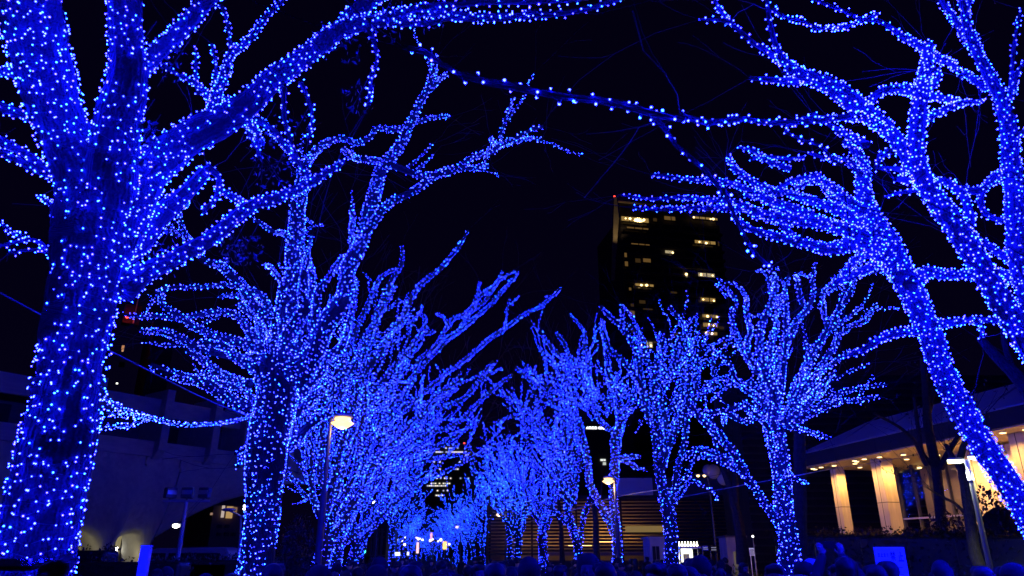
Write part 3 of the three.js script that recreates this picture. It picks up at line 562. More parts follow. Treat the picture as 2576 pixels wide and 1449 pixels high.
// ---------------------------------------------------------------- far buildings
// a facade seen at (u0..u1) whose left and right edges stand D0 and D1 ahead
function facade(u0, u1, D0, D1) {
  const a = at(u0, 1397, D0).setY(0), b = at(u1, 1397, D1).setY(0), e = b.clone().sub(a), W = e.length(); e.normalize(); const turn = Math.atan2(-e.z, e.x);
  const loc = (u, v) => { // (x along the facade, height) that the photograph shows at (u, v)
    const o = at(u, v, 1), d = o.clone().sub(camera.position), nx = -e.z, nz = e.x, k = (nx * a.x + nz * a.z) / (nx * d.x + nz * d.z), p = camera.position.clone().addScaledVector(d, k); return [(p.x - a.x) * e.x + (p.z - a.z) * e.z, p.y]; };
  return { a, W, turn, loc };
}
const rectOn = (F, u0, v0, u1, v1) => { const [x0, y1] = F.loc(u0, v0), [x1, y0] = F.loc(u1, v1); return [x0, x1, y0, y1]; };
{ // tall tower
  const F = facade(1612, 1906, 220, 227), t = thing('hotel_tower', 'tall dark tower with warm lit windows and pointed lit top, right of centre', 'building', F.a, F.turn), rng = rngOf(5);
  const H = F.loc(1570, 505)[1], x0 = F.loc(1556, 492)[0] * 0 , D = 26;
  part('wall', box(F.W, H - 6, D, F.W / 2, (H - 6) / 2, -D / 2 - 0.6), M.dark2, t);
  part('roof_screen', box(F.W - 1, 6.2, 0.5, F.W / 2, H - 3, -2), M.dark2, t);
  part('roof_edge', box(F.W, 0.5, 0.6, F.W / 2, H + 0.3, -1.6), M.beige, t);
  for (let y = 8; y < H - 8; y += 3.3) part('floor_band', box(F.W + 0.5, 0.9, 1.3, F.W / 2, y, -0.2), M.dark2, t);
  for (let y = 9.6; y < H - 8; y += 3.3) for (let i = 0; i < 5; i++) part('window', box(F.W / 5 - 1.6, 1.9, 0.12, (i + 0.5) * F.W / 5, y, -0.58), M.glass, t);
  const lit = [[142, 250, 378, 312, 0], [416, 265, 450, 300, 3], [512, 248, 608, 292, 2], [758, 250, 972, 290, 1], [190, 340, 375, 372, 2], [228, 482, 385, 508, 2], [776, 456, 955, 500, 0], [975, 470, 988, 512, 3], [520, 545, 594, 578, 4], [168, 566, 190, 608, 2], [172, 640, 200, 686, 2], [262, 614, 308, 656, 3], [330, 614, 396, 654, 2], [696, 740, 714, 780, 4], [806, 738, 948, 782, 4], [262, 830, 420, 864, 1], [208, 866, 228, 894, 2], [568, 900, 622, 922, 3], [828, 952, 954, 994, 1], [296, 975, 350, 1010, 3], [222, 1004, 250, 1035, 3], [212, 1066, 258, 1114, 2], [330, 1045, 412, 1065, 3], [842, 1096, 970, 1134, 1], [848, 1170, 976, 1214, 1], [860, 1246, 970, 1282, 0], [228, 1220, 275, 1256, 3], [592, 1256, 630, 1290, 3], [316, 1332, 412, 1390, 4], [420, 1330, 455, 1350, 3], [985, 1200, 1030, 1230, 3], [1020, 1330, 1050, 1390, 3]];
  const mats = [M.warmWin, M.warmWin, M.warmWin2, M.dimWin, M.whiteWin];
  for (const [a, b, c, d, k] of lit) {
    const [p, q, r, s] = rectOn(F, 1520.6 + a * 0.2909, 472.8 + b * 0.2909, 1520.6 + c * 0.2909, 472.8 + d * 0.2909), w = part('lit_window', box(q - p, s - r, 0.12, (p + q) / 2, (r + s) / 2, 0.5), mats[k], t);
    part('frame', box(q - p + 0.5, 0.35, 0.3, (p + q) / 2, r - 0.1, 0.6), M.dark, w);
    const n = Math.max(1, Math.round((q - p) / 2.4)); for (let i = 1; i < n; i++) part('mullion', box(0.28, s - r, 0.14, lerp(p, q, i / n) + rng() * 0.6, (r + s) / 2, 0.62), M.dark, w);
    if (k < 2 || k > 3) for (let i = 0; i < n; i++) if (rng() < 0.75) { const m = part('lamp', new THREE.IcosahedronGeometry(0.28 + 0.25 * rng(), 0).translate(lerp(p, q, (i + rng()) / n), lerp(r, s, 0.3 + 0.4 * rng()), 0.64), M.warmSpot, w); }
    if (a === 142) for (let i = 0; i < 8; i++) { const an = -1.25 + i * 0.36, l = (s - r) * 0.85, g = new THREE.CylinderGeometry(0.14, 0.14, l, 6).translate(0, l * 0.62, 0).rotateZ(-an); part('lamp_tube', g.translate(lerp(p, q, 0.62), r, 0.68).scale(1, 1, 1), glow(5, 3.4, 1.2), w); }
  }
  // warm lit side of the crown, seen edge on
  const s = new THREE.Shape([[0, H], [-3.2, H - 26], [-2.2, H - 26], [0.1, H - 8]].map(p => new THREE.Vector2(...p))); 
  part('crown_fin', new THREE.ExtrudeGeometry(new THREE.Shape([[-2.1, H + 1], [-4.4, H - 30], [-3.5, H - 30], [-0.8, H - 7], [-1.2, H + 1]].map(p => new THREE.Vector2(...p))), { depth: 1, bevelEnabled: false }).translate(0, 0, -0.6), M.beigeStone, t);
  const wp = t.localToWorld(V(-3, H - 22, 7)), sp = new THREE.SpotLight(new THREE.Color(1, 0.68, 0.3), 170, 0, 0.5, 0.7, 2); sp.position.copy(wp); sp.target.position.copy(t.localToWorld(V(-2, H - 6, 0))); sp.castShadow = true; scene.add(sp, sp.target);
  part('flood_lamp', box(0.6, 0.5, 0.6, -3, H - 22.4, 7), M.dark, t); part('lamp_arm', box(0.2, 0.2, 7, -3, H - 22.4, 3.4), M.dark, t);
  part('beacon_lamp', new THREE.IcosahedronGeometry(0.32, 1).translate(-1.8, H + 1.4, 0), M.redSpot, t);
}
function farBlock(label, u0, u1, D0, D1, vTop, mat, depth = 20, name = 'office_block') {
  const F = facade(u0, u1, D0, D1), t = thing(name, label, 'building', F.a, F.turn), H = F.loc((u0 + u1) / 2, vTop)[1];
  part('wall', box(F.W, H, depth, F.W / 2, H / 2, -depth / 2), mat, t); part('parapet', box(F.W + 0.6, 0.8, depth + 0.6, F.W / 2, H + 0.4, -depth / 2), M.dark2, t); F.H = H; F.t = t;
  F.win = (a, b, c, d, m, name = 'lit_window') => { const [p, q, r, s] = rectOn(F, a, b, c, d); return part(name, box(q - p, s - r, 0.3, (p + q) / 2, (r + s) / 2, 0.16), m, t); };
  return F;
}
{
  const rng = rngOf(8), F = farBlock('dark far office block with rows of small lit windows at the avenue end', 1062, 1192, 430, 432, 1119, M.dark2, 30), W = glow(1.2, 1.1, 0.8), B = glow(0.5, 0.55, 0.7);
  for (const [v, a, b, d] of [[1137, 1076, 1184, 0.8], [1144, 1150, 1178, 0.9], [1127, 1120, 1176, 0.25], [1162, 1090, 1186, 0.2], [1170, 1130, 1180, 0.25], [1196, 1074, 1100, 0.6], [1203, 1072, 1180, 0.35], [1216, 1074, 1130, 0.75], [1222, 1074, 1120, 0.9], [1246, 1096, 1116, 0.8], [1156, 1080, 1180, 0.12], [1180, 1080, 1180, 0.1], [1234, 1074, 1180, 0.15]]) for (let u = a; u < b; u += 5) if (rng() < d) F.win(u, v - 1.4, u + 3.4, v + 1.8, rng() < 0.25 ? B : W);
  part('beacon_lamp', new THREE.IcosahedronGeometry(0.5, 1).translate(F.loc(1168, 1116)[0], F.H + 1, 0), M.redSpot, F.t);
  const G = farBlock('tall narrow dark tower with a red beacon, far left behind the arena', 283, 345, 120, 122, 806, M.dark2, 12, 'narrow_tower');
  G.win(307, 869, 311, 880, glow(0.5, 0.22, 0.1)); G.win(306, 881, 310, 885, glow(0.6, 0.3, 0.15)); G.win(292, 963.5, 296, 966.5, glow(3, 3, 2.6)); G.win(300, 910, 312, 925, M.glass, 'window');
  const bx = G.loc(320, 800)[0]; part('beacon_lamp', new THREE.IcosahedronGeometry(0.3, 1).translate(bx, G.H + 0.9, -0.6), M.redSpot, G.t); part('roof_shed', box(2.6, 3.4, 2, bx + 0.8, G.H + 1.7, -2.4), M.dark2, G.t); part('mast', cyl(0.12, 0.08, 6, 8, bx + 1.2, G.H, -1.2), M.concrete, G.t);
  const rl = new THREE.PointLight(new THREE.Color(1, 0.06, 0.04), 5, 0, 2); rl.position.copy(G.t.localToWorld(V(bx, G.H + 0.9, 0.3))); rl.castShadow = true; scene.add(rl);
  const K = farBlock('low brown block with one warm window beyond the left car park', 520, 606, 82, 84, 1272, std(0.16, 0.11, 0.1, 0.9), 14, 'low_block');
  K.win(571, 1274, 582, 1304, glow(0.45, 0.28, 0.1)); K.win(583, 1276, 594, 1290, glow(0.2, 0.11, 0.05)); for (const [a, b] of [[547, 1320], [566, 1320], [545, 1340], [564, 1340], [582, 1340]]) K.win(a, b, a + 9, b + 9, M.dark, 'window'); K.win(559, 1272, 561, 1302, glow(0.5, 0.4, 0.35)); K.win(529, 1290, 533, 1296, glow(0.3, 0.18, 0.12));
  const Q = farBlock('glazed black and white frontage at the far left end of the avenue', 932, 969, 100, 100, 1322, M.dark2, 10, 'glazed_frontage');
  for (const v of [1349, 1336, 1396]) Q.win(933, v, 968, v + 3, std(0.3, 0.25, 0.2, 0.8), 'sill'); for (const u of [942, 951, 960]) Q.win(u, 1330, u + 1, 1396, std(0.22, 0.2, 0.2, 0.8), 'mullion');
  const R = farBlock('slim pale pillar block beside the glazed frontage at the avenue end', 968, 976, 104, 104, 1305, M.concrete, 2, 'pillar');
}
{ // sign on a dark building
  const F = farBlock('dark commercial building with white rooftop lettering behind the right row', 1440, 1560, 150, 151, 1066, M.dark, 20, 'commercial_building');
  const cv = document.createElement('canvas'); cv.width = 512; cv.height = 96; const c = cv.getContext('2d'); c.fillStyle = '#000'; c.fillRect(0, 0, 512, 96); c.fillStyle = '#fff'; c.font = 'bold 84px sans-serif'; c.textBaseline = 'middle'; c.fillText('ARCO MUIK', 4, 52, 504);
  const tx = new THREE.CanvasTexture(cv); tx.colorSpace = THREE.SRGBColorSpace; const [p, q, r, s] = rectOn(F, 1472, 1072, 1537, 1083), g = new THREE.PlaneGeometry(q - p, s - r).translate((p + q) / 2, (r + s) / 2, 0.6);
  part('sign_board', box(q - p + 0.6, s - r + 0.6, 0.3, (p + q) / 2, (r + s) / 2, 0.4), M.dark, F.t);
  const m = new THREE.MeshStandardMaterial({ color: 0x050505, emissive: 0xffffff, emissiveMap: tx, emissiveIntensity: 4 }); part('sign_letters', g, m, F.t);
  F.win(1418, 1136, 1430, 1139, glow(1.5, 1.5, 1.3)); F.win(1510, 1155, 1523, 1160, glow(0.8, 0.85, 0.8)); F.win(1516, 1163, 1524, 1170, glow(0.5, 0.55, 0.5)); F.win(1452, 1137, 1458, 1140, glow(1.2, 1.2, 1.1));
}
{ // low building with horizontal louvres, amber light between them
  const F = facade(1225, 2040, 64, 62), t = thing('louvred_building', 'long low dark building with horizontal louvres glowing amber behind the right row', 'building', F.a, F.turn), H = F.loc(1600, 1203)[1], h1 = F.loc(1600, 1246)[1], xa = F.loc(1225, 1397)[0], x1 = F.loc(1556, 1300)[0];
  const xm = F.loc(1646, 1220)[0], xe = F.W;
  part('upper_wall', box(xe - x1, H - h1, 0.5, (xe + x1) / 2, (H + h1) / 2, -0.3), std(0.34, 0.29, 0.28, 0.85, 0, { map: concMap }), t);
  for (let x = x1 + 4; x < xe; x += 5) part('wall_joint', box(0.06, H - h1, 0.05, x, (H + h1) / 2, -0.04), M.dark, t);
  part('side_wall', box(3.2, H - h1, 0.4, x1 + 1.4, (H + h1) / 2, 0.02), M.white, t);
  part('back_wall', box(xe, h1, 0.4, xe / 2, h1 / 2, -3.2), std(0.4, 0.3, 0.18, 0.9), t); part('roof_slab', box(xe, 0.3, 14, xe / 2, h1 - 0.1, -7.4), M.dark2, t);
  part('base_wall', box(xe, 1.5, 0.5, xe / 2, 0.75, -0.6), std(0.12, 0.1, 0.1, 0.9), t);
  const bays = 7; for (let i = 0; i < bays; i++) for (let y = 2.0; y < h1 - 0.2; y += 0.27) { const a = xe * i / bays, b = xe * (i + 1) / bays; part('louvre', new THREE.BoxGeometry(b - a - 0.18, 0.03, 0.26).rotateX(0.75).translate((a + b) / 2, y, -0.25), M.dark2, t); }
  for (let i = 0; i <= bays; i++) part('post', box(0.16, h1, 0.3, xe * i / bays, h1 / 2, -0.3), M.dark, t);
  for (const [u0, u1, v, k] of [[1288, 1330, 1378, 8], [1352, 1410, 1374, 9], [1430, 1490, 1372, 10], [1494, 1560, 1362, 16], [1565, 1620, 1366, 11], [1490, 1545, 1340, 7]]) {
    const [a, y] = F.loc(u0, v), [b] = F.loc(u1, v); part('lamp_strip', box(b - a, 0.06, 0.1, (a + b) / 2, y, -1.9), glow(3.5, 1.9, 0.55), t);
    const rl = new THREE.RectAreaLight(new THREE.Color(1, 0.5, 0.13), k * 3, b - a, 0.1); rl.position.copy(t.localToWorld(V((a + b) / 2, y + 0.06, -1.8))); rl.lookAt(t.localToWorld(V((a + b) / 2, y + 1.5, -3))); scene.add(rl);
  }
  const [lx, ly] = F.loc(1573, 1331), pn = part('lit_window', box(3.4, 0.5, 0.1, lx + 1.7, ly, 0.1), glow(0.2, 0.13, 0.035), t);
  part('canopy', box(9, 0.25, 1.6, F.loc(1490, 1300)[0], 2.0, 0.5), std(0.2, 0.15, 0.12), t);
}
{ // lit hall on the right
  const e = V(2.6, 0, 12.7).normalize(), turn = Math.atan2(-e.z, e.x), t = thing('lit_hall', 'hall with warm lit columns, deep eaves and sloping pale roof on the right', 'building', V(15.4, 0, -37.8), turn), HS = 6.2, X0 = -0.9, X1 = 27;
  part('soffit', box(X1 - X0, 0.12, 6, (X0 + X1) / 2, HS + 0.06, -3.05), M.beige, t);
  for (let i = 0; i < 9; i++) { const a = lerp(X0, X1, i / 9), b = lerp(X0, X1, (i + 1) / 9); part('fascia', box(b - a - 0.03, 0.62, 0.14, (a + b) / 2, HS + 0.36, -0.03), M.dark2, t); }
  part('fascia_trim', box(X1 - X0 + 0.1, 0.05, 0.2, (X0 + X1) / 2, HS + 0.7, -0.03), M.steel, t);
  part('end_fascia', box(0.12, 0.62, 6, X0 - 0.07, HS + 0.36, -3.1), M.dark2, t);
  const roof = new THREE.BufferGeometry(), y0 = HS + 0.74, y1 = 8.4; roof.setAttribute('position', new THREE.Float32BufferAttribute([X0, y0, 0, X1, y0, 0, X1, y1, -2.9, X0 + 2.2, y1, -2.9, X0, y0, -9, X1, y1, -9, X0 + 2.2, y1, -9], 3)); roof.setAttribute('uv', new THREE.Float32BufferAttribute([0, 0, 20, 0, 20, 3, 0, 3, 0, 9, 20, 9, 0, 9], 2)); roof.setIndex([0, 1, 2, 0, 2, 3, 4, 0, 3, 4, 3, 6, 3, 2, 5, 3, 5, 6]); const rf = roof.toNonIndexed(); rf.computeVertexNormals(); part('roof', rf, M.white, t);
  for (let x = X0 + 3; x < X1; x += 3) part('roof_seam', new THREE.BoxGeometry(0.06, 0.05, 3.3).rotateX(0.52).translate(x, (y0 + y1) / 2 + 0.02, -1.45), M.steel, t);
  const colX = [0.15, 3.55, 11.4, 15.2, 19];
  for (const x of colX) {
    const w = x < 1 ? 0.5 : 0.68, c = part('column', new RoundedBoxGeometry(w, 6.2, w, 2, 0.03).translate(x, 3.1, -1.5), M.beigeStone, t);
    for (const s of [-1, 1]) { part('joint', box(w + 0.004, 0.03, w + 0.004, x, s > 0 ? 4.2 : 2.2, -1.5), M.dark2, c); }
    part('seam', box(0.03, 6.18, 0.01, x, 3.1, -1.5 + w / 2 + 0.002), M.dark2, c); part('seam', box(0.01, 6.18, 0.03, x - w / 2 - 0.002, 3.1, -1.5), M.dark2, c);
  }
  const discs = []; for (const x of colX) discs.push([x - 0.75, -0.75], [x - 0.5, -0.45], [x + 0.15, -0.5], [x + 0.95, -0.7], [x + 0.5, -2.5], [x - 0.9, -2.4], [x + 1.9, -1.2], [x + 2.1, -2.8]);
  for (const [x, z] of discs) { const r = part('downlight', new THREE.CylinderGeometry(0.13, 0.13, 0.05, 14).translate(x, HS - 0.025, z), M.steel, t); part('lamp', new THREE.CylinderGeometry(0.105, 0.105, 0.02, 14).translate(x, HS - 0.062, z), M.warmSpot, r); }
  for (const x of colX.slice(0, 4)) for (const [dx, dz, k] of [[-0.6, -0.45, 34], [0.15, -0.5, 34], [0.85, -1.2, 40], [0.85, -1.8, 40]]) { const sp = new THREE.SpotLight(new THREE.Color(1, 0.5, 0.13), k * 0.6, 0, 1.15, 0.8, 2); sp.shadow.radius = 5; sp.position.copy(t.localToWorld(V(x + dx, HS - 0.12, dz))); sp.target.position.copy(t.localToWorld(V(x + dx * 0.6, 0, -1.3))); sp.castShadow = true; scene.add(sp, sp.target); }
  for (const x of [7.4, 8.8, 10.2, 12.6, 14]) { const sp = new THREE.SpotLight(new THREE.Color(1, 0.52, 0.15), 55, 0, 1.1, 0.8, 2); sp.position.copy(t.localToWorld(V(x, HS - 0.12, -1.5))); sp.target.position.copy(t.localToWorld(V(x, 2, -2.9))); sp.castShadow = true; sp.shadow.radius = 5; scene.add(sp, sp.target); }
  // glazed wall, then stone panels
  for (let i = 0; i < 5; i++) { const x = 1.2 + i * 1.1; part('glass_pane', box(1.02, 5.9, 0.04, x + 0.55, 3.1, -4.2), M.pane || (M.pane = new THREE.MeshPhysicalMaterial({ color: 0xffffff, roughness: 0.02, transmission: 1, thickness: 0, ior: 1.5 })), t); part('mullion', box(0.08, 6.1, 0.14, x, 3.08, -4.15), M.poleDark, t); }
  part('transom', box(5.5, 0.07, 0.16, 3.95, 3.6, -4.14), M.steel, t); part('inner_blind', box(5.5, 6, 0.1, 3.95, 3.1, -5.6), std(0.3, 0.24, 0.14, 0.8), t);
  for (const x of [2.2, 4.2, 5.8]) { const sp = new THREE.SpotLight(new THREE.Color(1, 0.55, 0.2), 9, 0, 1.2, 0.9, 2); sp.position.copy(t.localToWorld(V(x, 5.9, -4.7))); sp.target.position.copy(t.localToWorld(V(x, 2, -5.5))); sp.castShadow = true; scene.add(sp, sp.target); part('interior_lamp', cyl(0.1, 0.1, 0.06, 10, x, 5.98, -4.7), M.warmSpot, t); }
  for (let i = 0; i < 22; i++) part('panel', box(0.86, 6.1, 0.1, 7.1 + i * 0.9, 3.06, -2.75), M.beigeStone, t);
  part('back_wall', box(X1 - X0 - 2, 8.2, 0.3, (X0 + X1) / 2 + 1, 4.1, -6.2), M.dark2, t);
  part('plinth', box(X1 - X0, 0.5, 5.6, (X0 + X1) / 2, 0.25, -3.2), M.beigeStone, t);
  const desk = part('counter', box(3.2, 0.1, 0.7, 6.2, 2.15, -3.4), M.white, t); part('leg', box(0.35, 2.1, 0.5, 5.2, 1.05, -3.4), M.beige, desk);
  // dark louvred wing behind it
  const wg = thing('dark_wing', 'tall dark louvred wall behind the lit hall roof', 'building', V(15, 0, -50), 0); part('wall', box(26, 14, 6, 14, 7, -3), M.dark, wg); for (let y = 1; y < 14; y += 0.5) part('louvre', box(26, 0.12, 0.3, 14, y, 0.1), M.dark2, wg);
}

// ---------------------------------------------------------------- street lamps
function streetLamp(u, v, D, label, o = {}) {
  const h = at(u, v, D), pb = at(o.pu || u - 40, 1397, D), x = pb.x - h.x, base = V(pb.x, 0, pb.z), t = thing('street_lamp', label, 'street lamp', base, 0, o.group), H = h.y, k = o.k || 1;
  part('pole', cyl(0.09, 0.085, H * 0.66, 12), M.poleDark, t); part('pole_top', cyl(0.05, 0.045, H * 0.34 + 0.1, 10, 0, H * 0.66, 0), M.poleDark, t);
  part('base_plate', cyl(0.2, 0.17, 0.12, 12), M.poleDark, t);
  const s = Math.sign(-x), ax = -x; part('arm', tube([V(0, H + 0.02, 0), V(ax * 0.5, H + 0.1, 0), V(ax, H + 0.08, 0)], [0.025, 0.022, 0.02], 6, 0), M.poleGrey, t);
  const hd = part('lamp_head', new THREE.LatheGeometry([[0, 0.16], [0.16, 0.155], [0.2, 0.12], [0.2, 0.08], [0.06, 0.07], [0.06, 0.0]].map(p => new THREE.Vector2(p[0] * k, p[1] * k)), 20).translate(ax, H, 0), M.poleGrey, t);
  const g = M.lampGlow || (M.lampGlow = glow(3.4, 1.9, 0.62));
  part('lamp_ring', new THREE.CylinderGeometry(0.165 * k, 0.165 * k, 0.045 * k, 20).translate(ax, H + 0.045 * k, 0), g, t);
  part('lamp_bowl', new THREE.LatheGeometry([[0.0, -0.17], [0.1, -0.14], [0.24, -0.04], [0.16, 0.0], [0, 0.01]].map(p => new THREE.Vector2(p[0] * k, p[1] * k)), 20).translate(ax, H, 0), g, t);
  if (!o.dim) { const l = new THREE.PointLight(new THREE.Color(1, 0.62, 0.28), o.power || 7, 0, 2); l.position.set(base.x + ax, H - 0.24, base.z); l.shadow.radius = 6; l.castShadow = true; scene.add(l); }
  return t;
}
streetLamp(862, 1060, 18, 'street lamp with glowing double disc head before the dense left row', { pu: 801, power: 3.5, k: 1.2 });
streetLamp(1530, 1208, 24.8, 'orange glowing street lamp between the trees of the right row', { pu: 1556, power: 6, k: 0.85 });
streetLamp(1255, 1294, 60, 'distant street lamp hanging before the crowns of the right row', { pu: 1272, power: 5 });
streetLamp(1150, 1325, 87, 'small far street lamp at the mouth of the blue tunnel', { pu: 1158, dim: true });
streetLamp(1085, 1345, 121, 'tiny far street lamp, right one of two deep in the blue tunnel', { pu: 1090, dim: true });
streetLamp(1048, 1352, 150, 'tiny far street lamp, left one of two deep in the blue tunnel', { pu: 1044, dim: true });
streetLamp(930, 1318, 75, 'thin far street lamp on a tall dark pole at the dark side street', { pu: 932, dim: true });
{ // bright double headed lamp before the hall
  const D = 18.5, h = at(2426, 1156, D), pb = at(2447, 1397, D), base = V(h.x + 0.05, 0, h.z), t = thing('street_lamp', 'bright white twin headed street lamp before the lit hall', 'street lamp', base);
  part('pole', cyl(0.075, 0.055, h.y - 0.5, 14), M.poleDark, t); part('collar', cyl(0.075, 0.065, 0.26, 14, 0, h.y - 0.52, 0), M.white, t); part('neck', cyl(0.05, 0.07, 0.24, 12, 0, h.y - 0.24, 0), M.white, t);
  for (const s of [-1, 1]) { part('lamp_head', new THREE.SphereGeometry(1, 16, 8).scale(0.23, 0.05, 0.12).translate(s * 0.21, h.y + 0.05 + s * 0.03, s * 0.1), M.poleGrey, t); part('lamp_glass', new THREE.SphereGeometry(1, 16, 8).scale(0.222, 0.065, 0.112).translate(s * 0.21, h.y + 0.01 + s * 0.03, s * 0.1), glow(7, 7.6, 5.6), t); const l = new THREE.SpotLight(new THREE.Color(0.95, 1, 0.7), 34, 0, 0.95, 0.7, 2); l.position.set(base.x + s * 0.21, h.y - 0.1, base.z + s * 0.1 + 0.05); l.target.position.set(base.x + s * 0.3 + 0.3, 0, base.z + 0.9); l.castShadow = true; scene.add(l, l.target); }
}
{ // curved lamp before the louvred building
  const D = 40, a = at(1772, 1196, D), p = at(1802, 1397, D), base = V(p.x, 0, p.z), t = thing('street_lamp', 'slim curved street lamp before the dark louvres, right of the white stall', 'street lamp', base), x = a.x - p.x;
  part('pole', tube([V(0, 0, 0), V(0, a.y * 0.5, 0), V(0, a.y - 0.7, 0), V(x * 0.25, a.y - 0.1, 0), V(x, a.y + 0.05, 0)], [0.07, 0.06, 0.05, 0.04, 0.035], 8, 0), M.poleDark, t);
  part('lamp_head', box(0.6, 0.08, 0.2, x - 0.2, a.y + 0.06, 0), M.poleDark, t); for (const d of [-0.35, 0]) part('lamp', new THREE.IcosahedronGeometry(0.09, 1).translate(x + d, a.y, 0), M.warmSpot, t);
  const mir = (u, v, r, i) => { const q = at(u, v, D); const m = part('round_mirror', new THREE.SphereGeometry(r, 18, 10, 0, 6.28, 0, 1.2).rotateX(Math.PI / 2).translate(q.x - p.x, q.y, 0.15 - r * 0.4), M.poleGrey, t); part('bracket', tube([V(0, q.y - 0.1, 0), V(q.x - p.x, q.y, 0)], [0.025, 0.025], 6, 0), M.poleDark, m); };
  mir(1780, 1184, 0.34); mir(1793, 1187, 0.42); mir(1819, 1204, 0.4);
  const sb = (u0, u1, v0, v1, m) => { const q = at(u0, v0, D), r = at(u1, v1, D); return part('sign_plate', box(r.x - q.x, q.y - r.y, 0.06, (q.x + r.x) / 2 - p.x, (q.y + r.y) / 2, 0.12), m, t); };
}
{ // three white event spotlights above the left row
  const h = at(953, 1262, 46), t = thing('event_light', 'cluster of three white event lamps shining through the left crowns', 'event lamp', V(h.x, 0, h.z));
  part('mast', cyl(0.06, 0.05, h.y, 8), M.poleDark, t); part('crossbar', box(0.9, 0.06, 0.06, 0, h.y - 0.1, 0), M.poleDark, t);
  for (const [dx, dy] of [[-0.25, -0.08], [0.05, 0.12], [0.38, -0.1]]) { part('lamp_housing', box(0.24, 0.2, 0.2, dx, h.y + dy, -0.06), M.poleDark, t); part('lamp', new THREE.IcosahedronGeometry(0.1, 1).translate(dx, h.y + dy, 0.08), glow(14, 13, 11), t); }
}
{ // floodlight mast and lamps by the car park on the left
  const D = 30, b = at(448, 1397, D), h = at(462, 1262, D), t = thing('floodlight_mast', 'pale mast with three unlit floodlights before the arena', 'floodlight', V(b.x, 0, b.z)), H = h.y;
  part('mast', cyl(0.11, 0.07, H, 12), M.poleGrey, t); part('crossbar', box(1.9, 0.08, 0.08, 0, H + 0.03, 0), M.poleGrey, t);
  for (const [dx, yaw] of [[-0.7, 0.9], [0, 0.1], [0.7, -0.2]]) { const g = new RoundedBoxGeometry(0.46, 0.42, 0.26, 2, 0.04).rotateY(yaw).translate(dx, H + 0.34, 0); const f = part('floodlight', g, M.poleDark, t); part('lens', box(0.38, 0.16, 0.03).rotateY(yaw).translate(dx + 0.14 * Math.sin(yaw), H + 0.36, 0.14 * Math.cos(yaw)), M.steel, f); part('bracket', box(0.05, 0.18, 0.05, dx, H + 0.1, 0), M.poleDark, t); }
  const lampAt = (name, label, u, v, D, curve) => { const q = at(u, v, D), p = at(u + curve, 1397, D), s = thing(name, label, 'street lamp', V(p.x, 0, p.z)), x = q.x - p.x; part('pole', tube([V(0, 0, 0), V(0, q.y * 0.7, 0), V(x * 0.15, q.y * 0.95, 0), V(x, q.y + 0.05, 0)], [0.08, 0.06, 0.05, 0.04], 8, 0), M.poleGrey, s); part('lamp_head', new THREE.SphereGeometry(1, 12, 8).scale(0.35, 0.08, 0.14).translate(x, q.y + 0.08, 0), M.poleGrey, s); return [s, x, q.y]; };
  lampAt('street_lamp', 'unlit curved street lamp at the car park, left of the second tree', 575, 1340 - 53, 34, 24);
  const [s, x, y] = lampAt('street_lamp', 'small bright lamp on a pole against the arena shell', 445, 1322, 44, 8); part('lamp', new THREE.SphereGeometry(0.16, 10, 8).scale(1.3, 0.7, 1).translate(x, y - 0.03, 0.12), glow(16, 15, 12), s);
  const q = at(606, 1397, 34), p2 = thing('signpost', 'thin straight pole beside the unlit curved lamp', 'post', V(q.x, 0, q.z)); part('pole', cyl(0.07, 0.05, at(610, 1270, 34).y, 10), M.poleGrey, p2); part('lamp_clamp', box(0.2, 0.12, 0.12, -0.1, at(608, 1300, 34).y, 0), M.poleGrey, p2); for (const v of [1273, 1280]) part('lamp', new THREE.IcosahedronGeometry(0.06, 1).translate(-0.12, at(606, v, 34).y, 0), glow(5, 5, 4.4), p2);
}
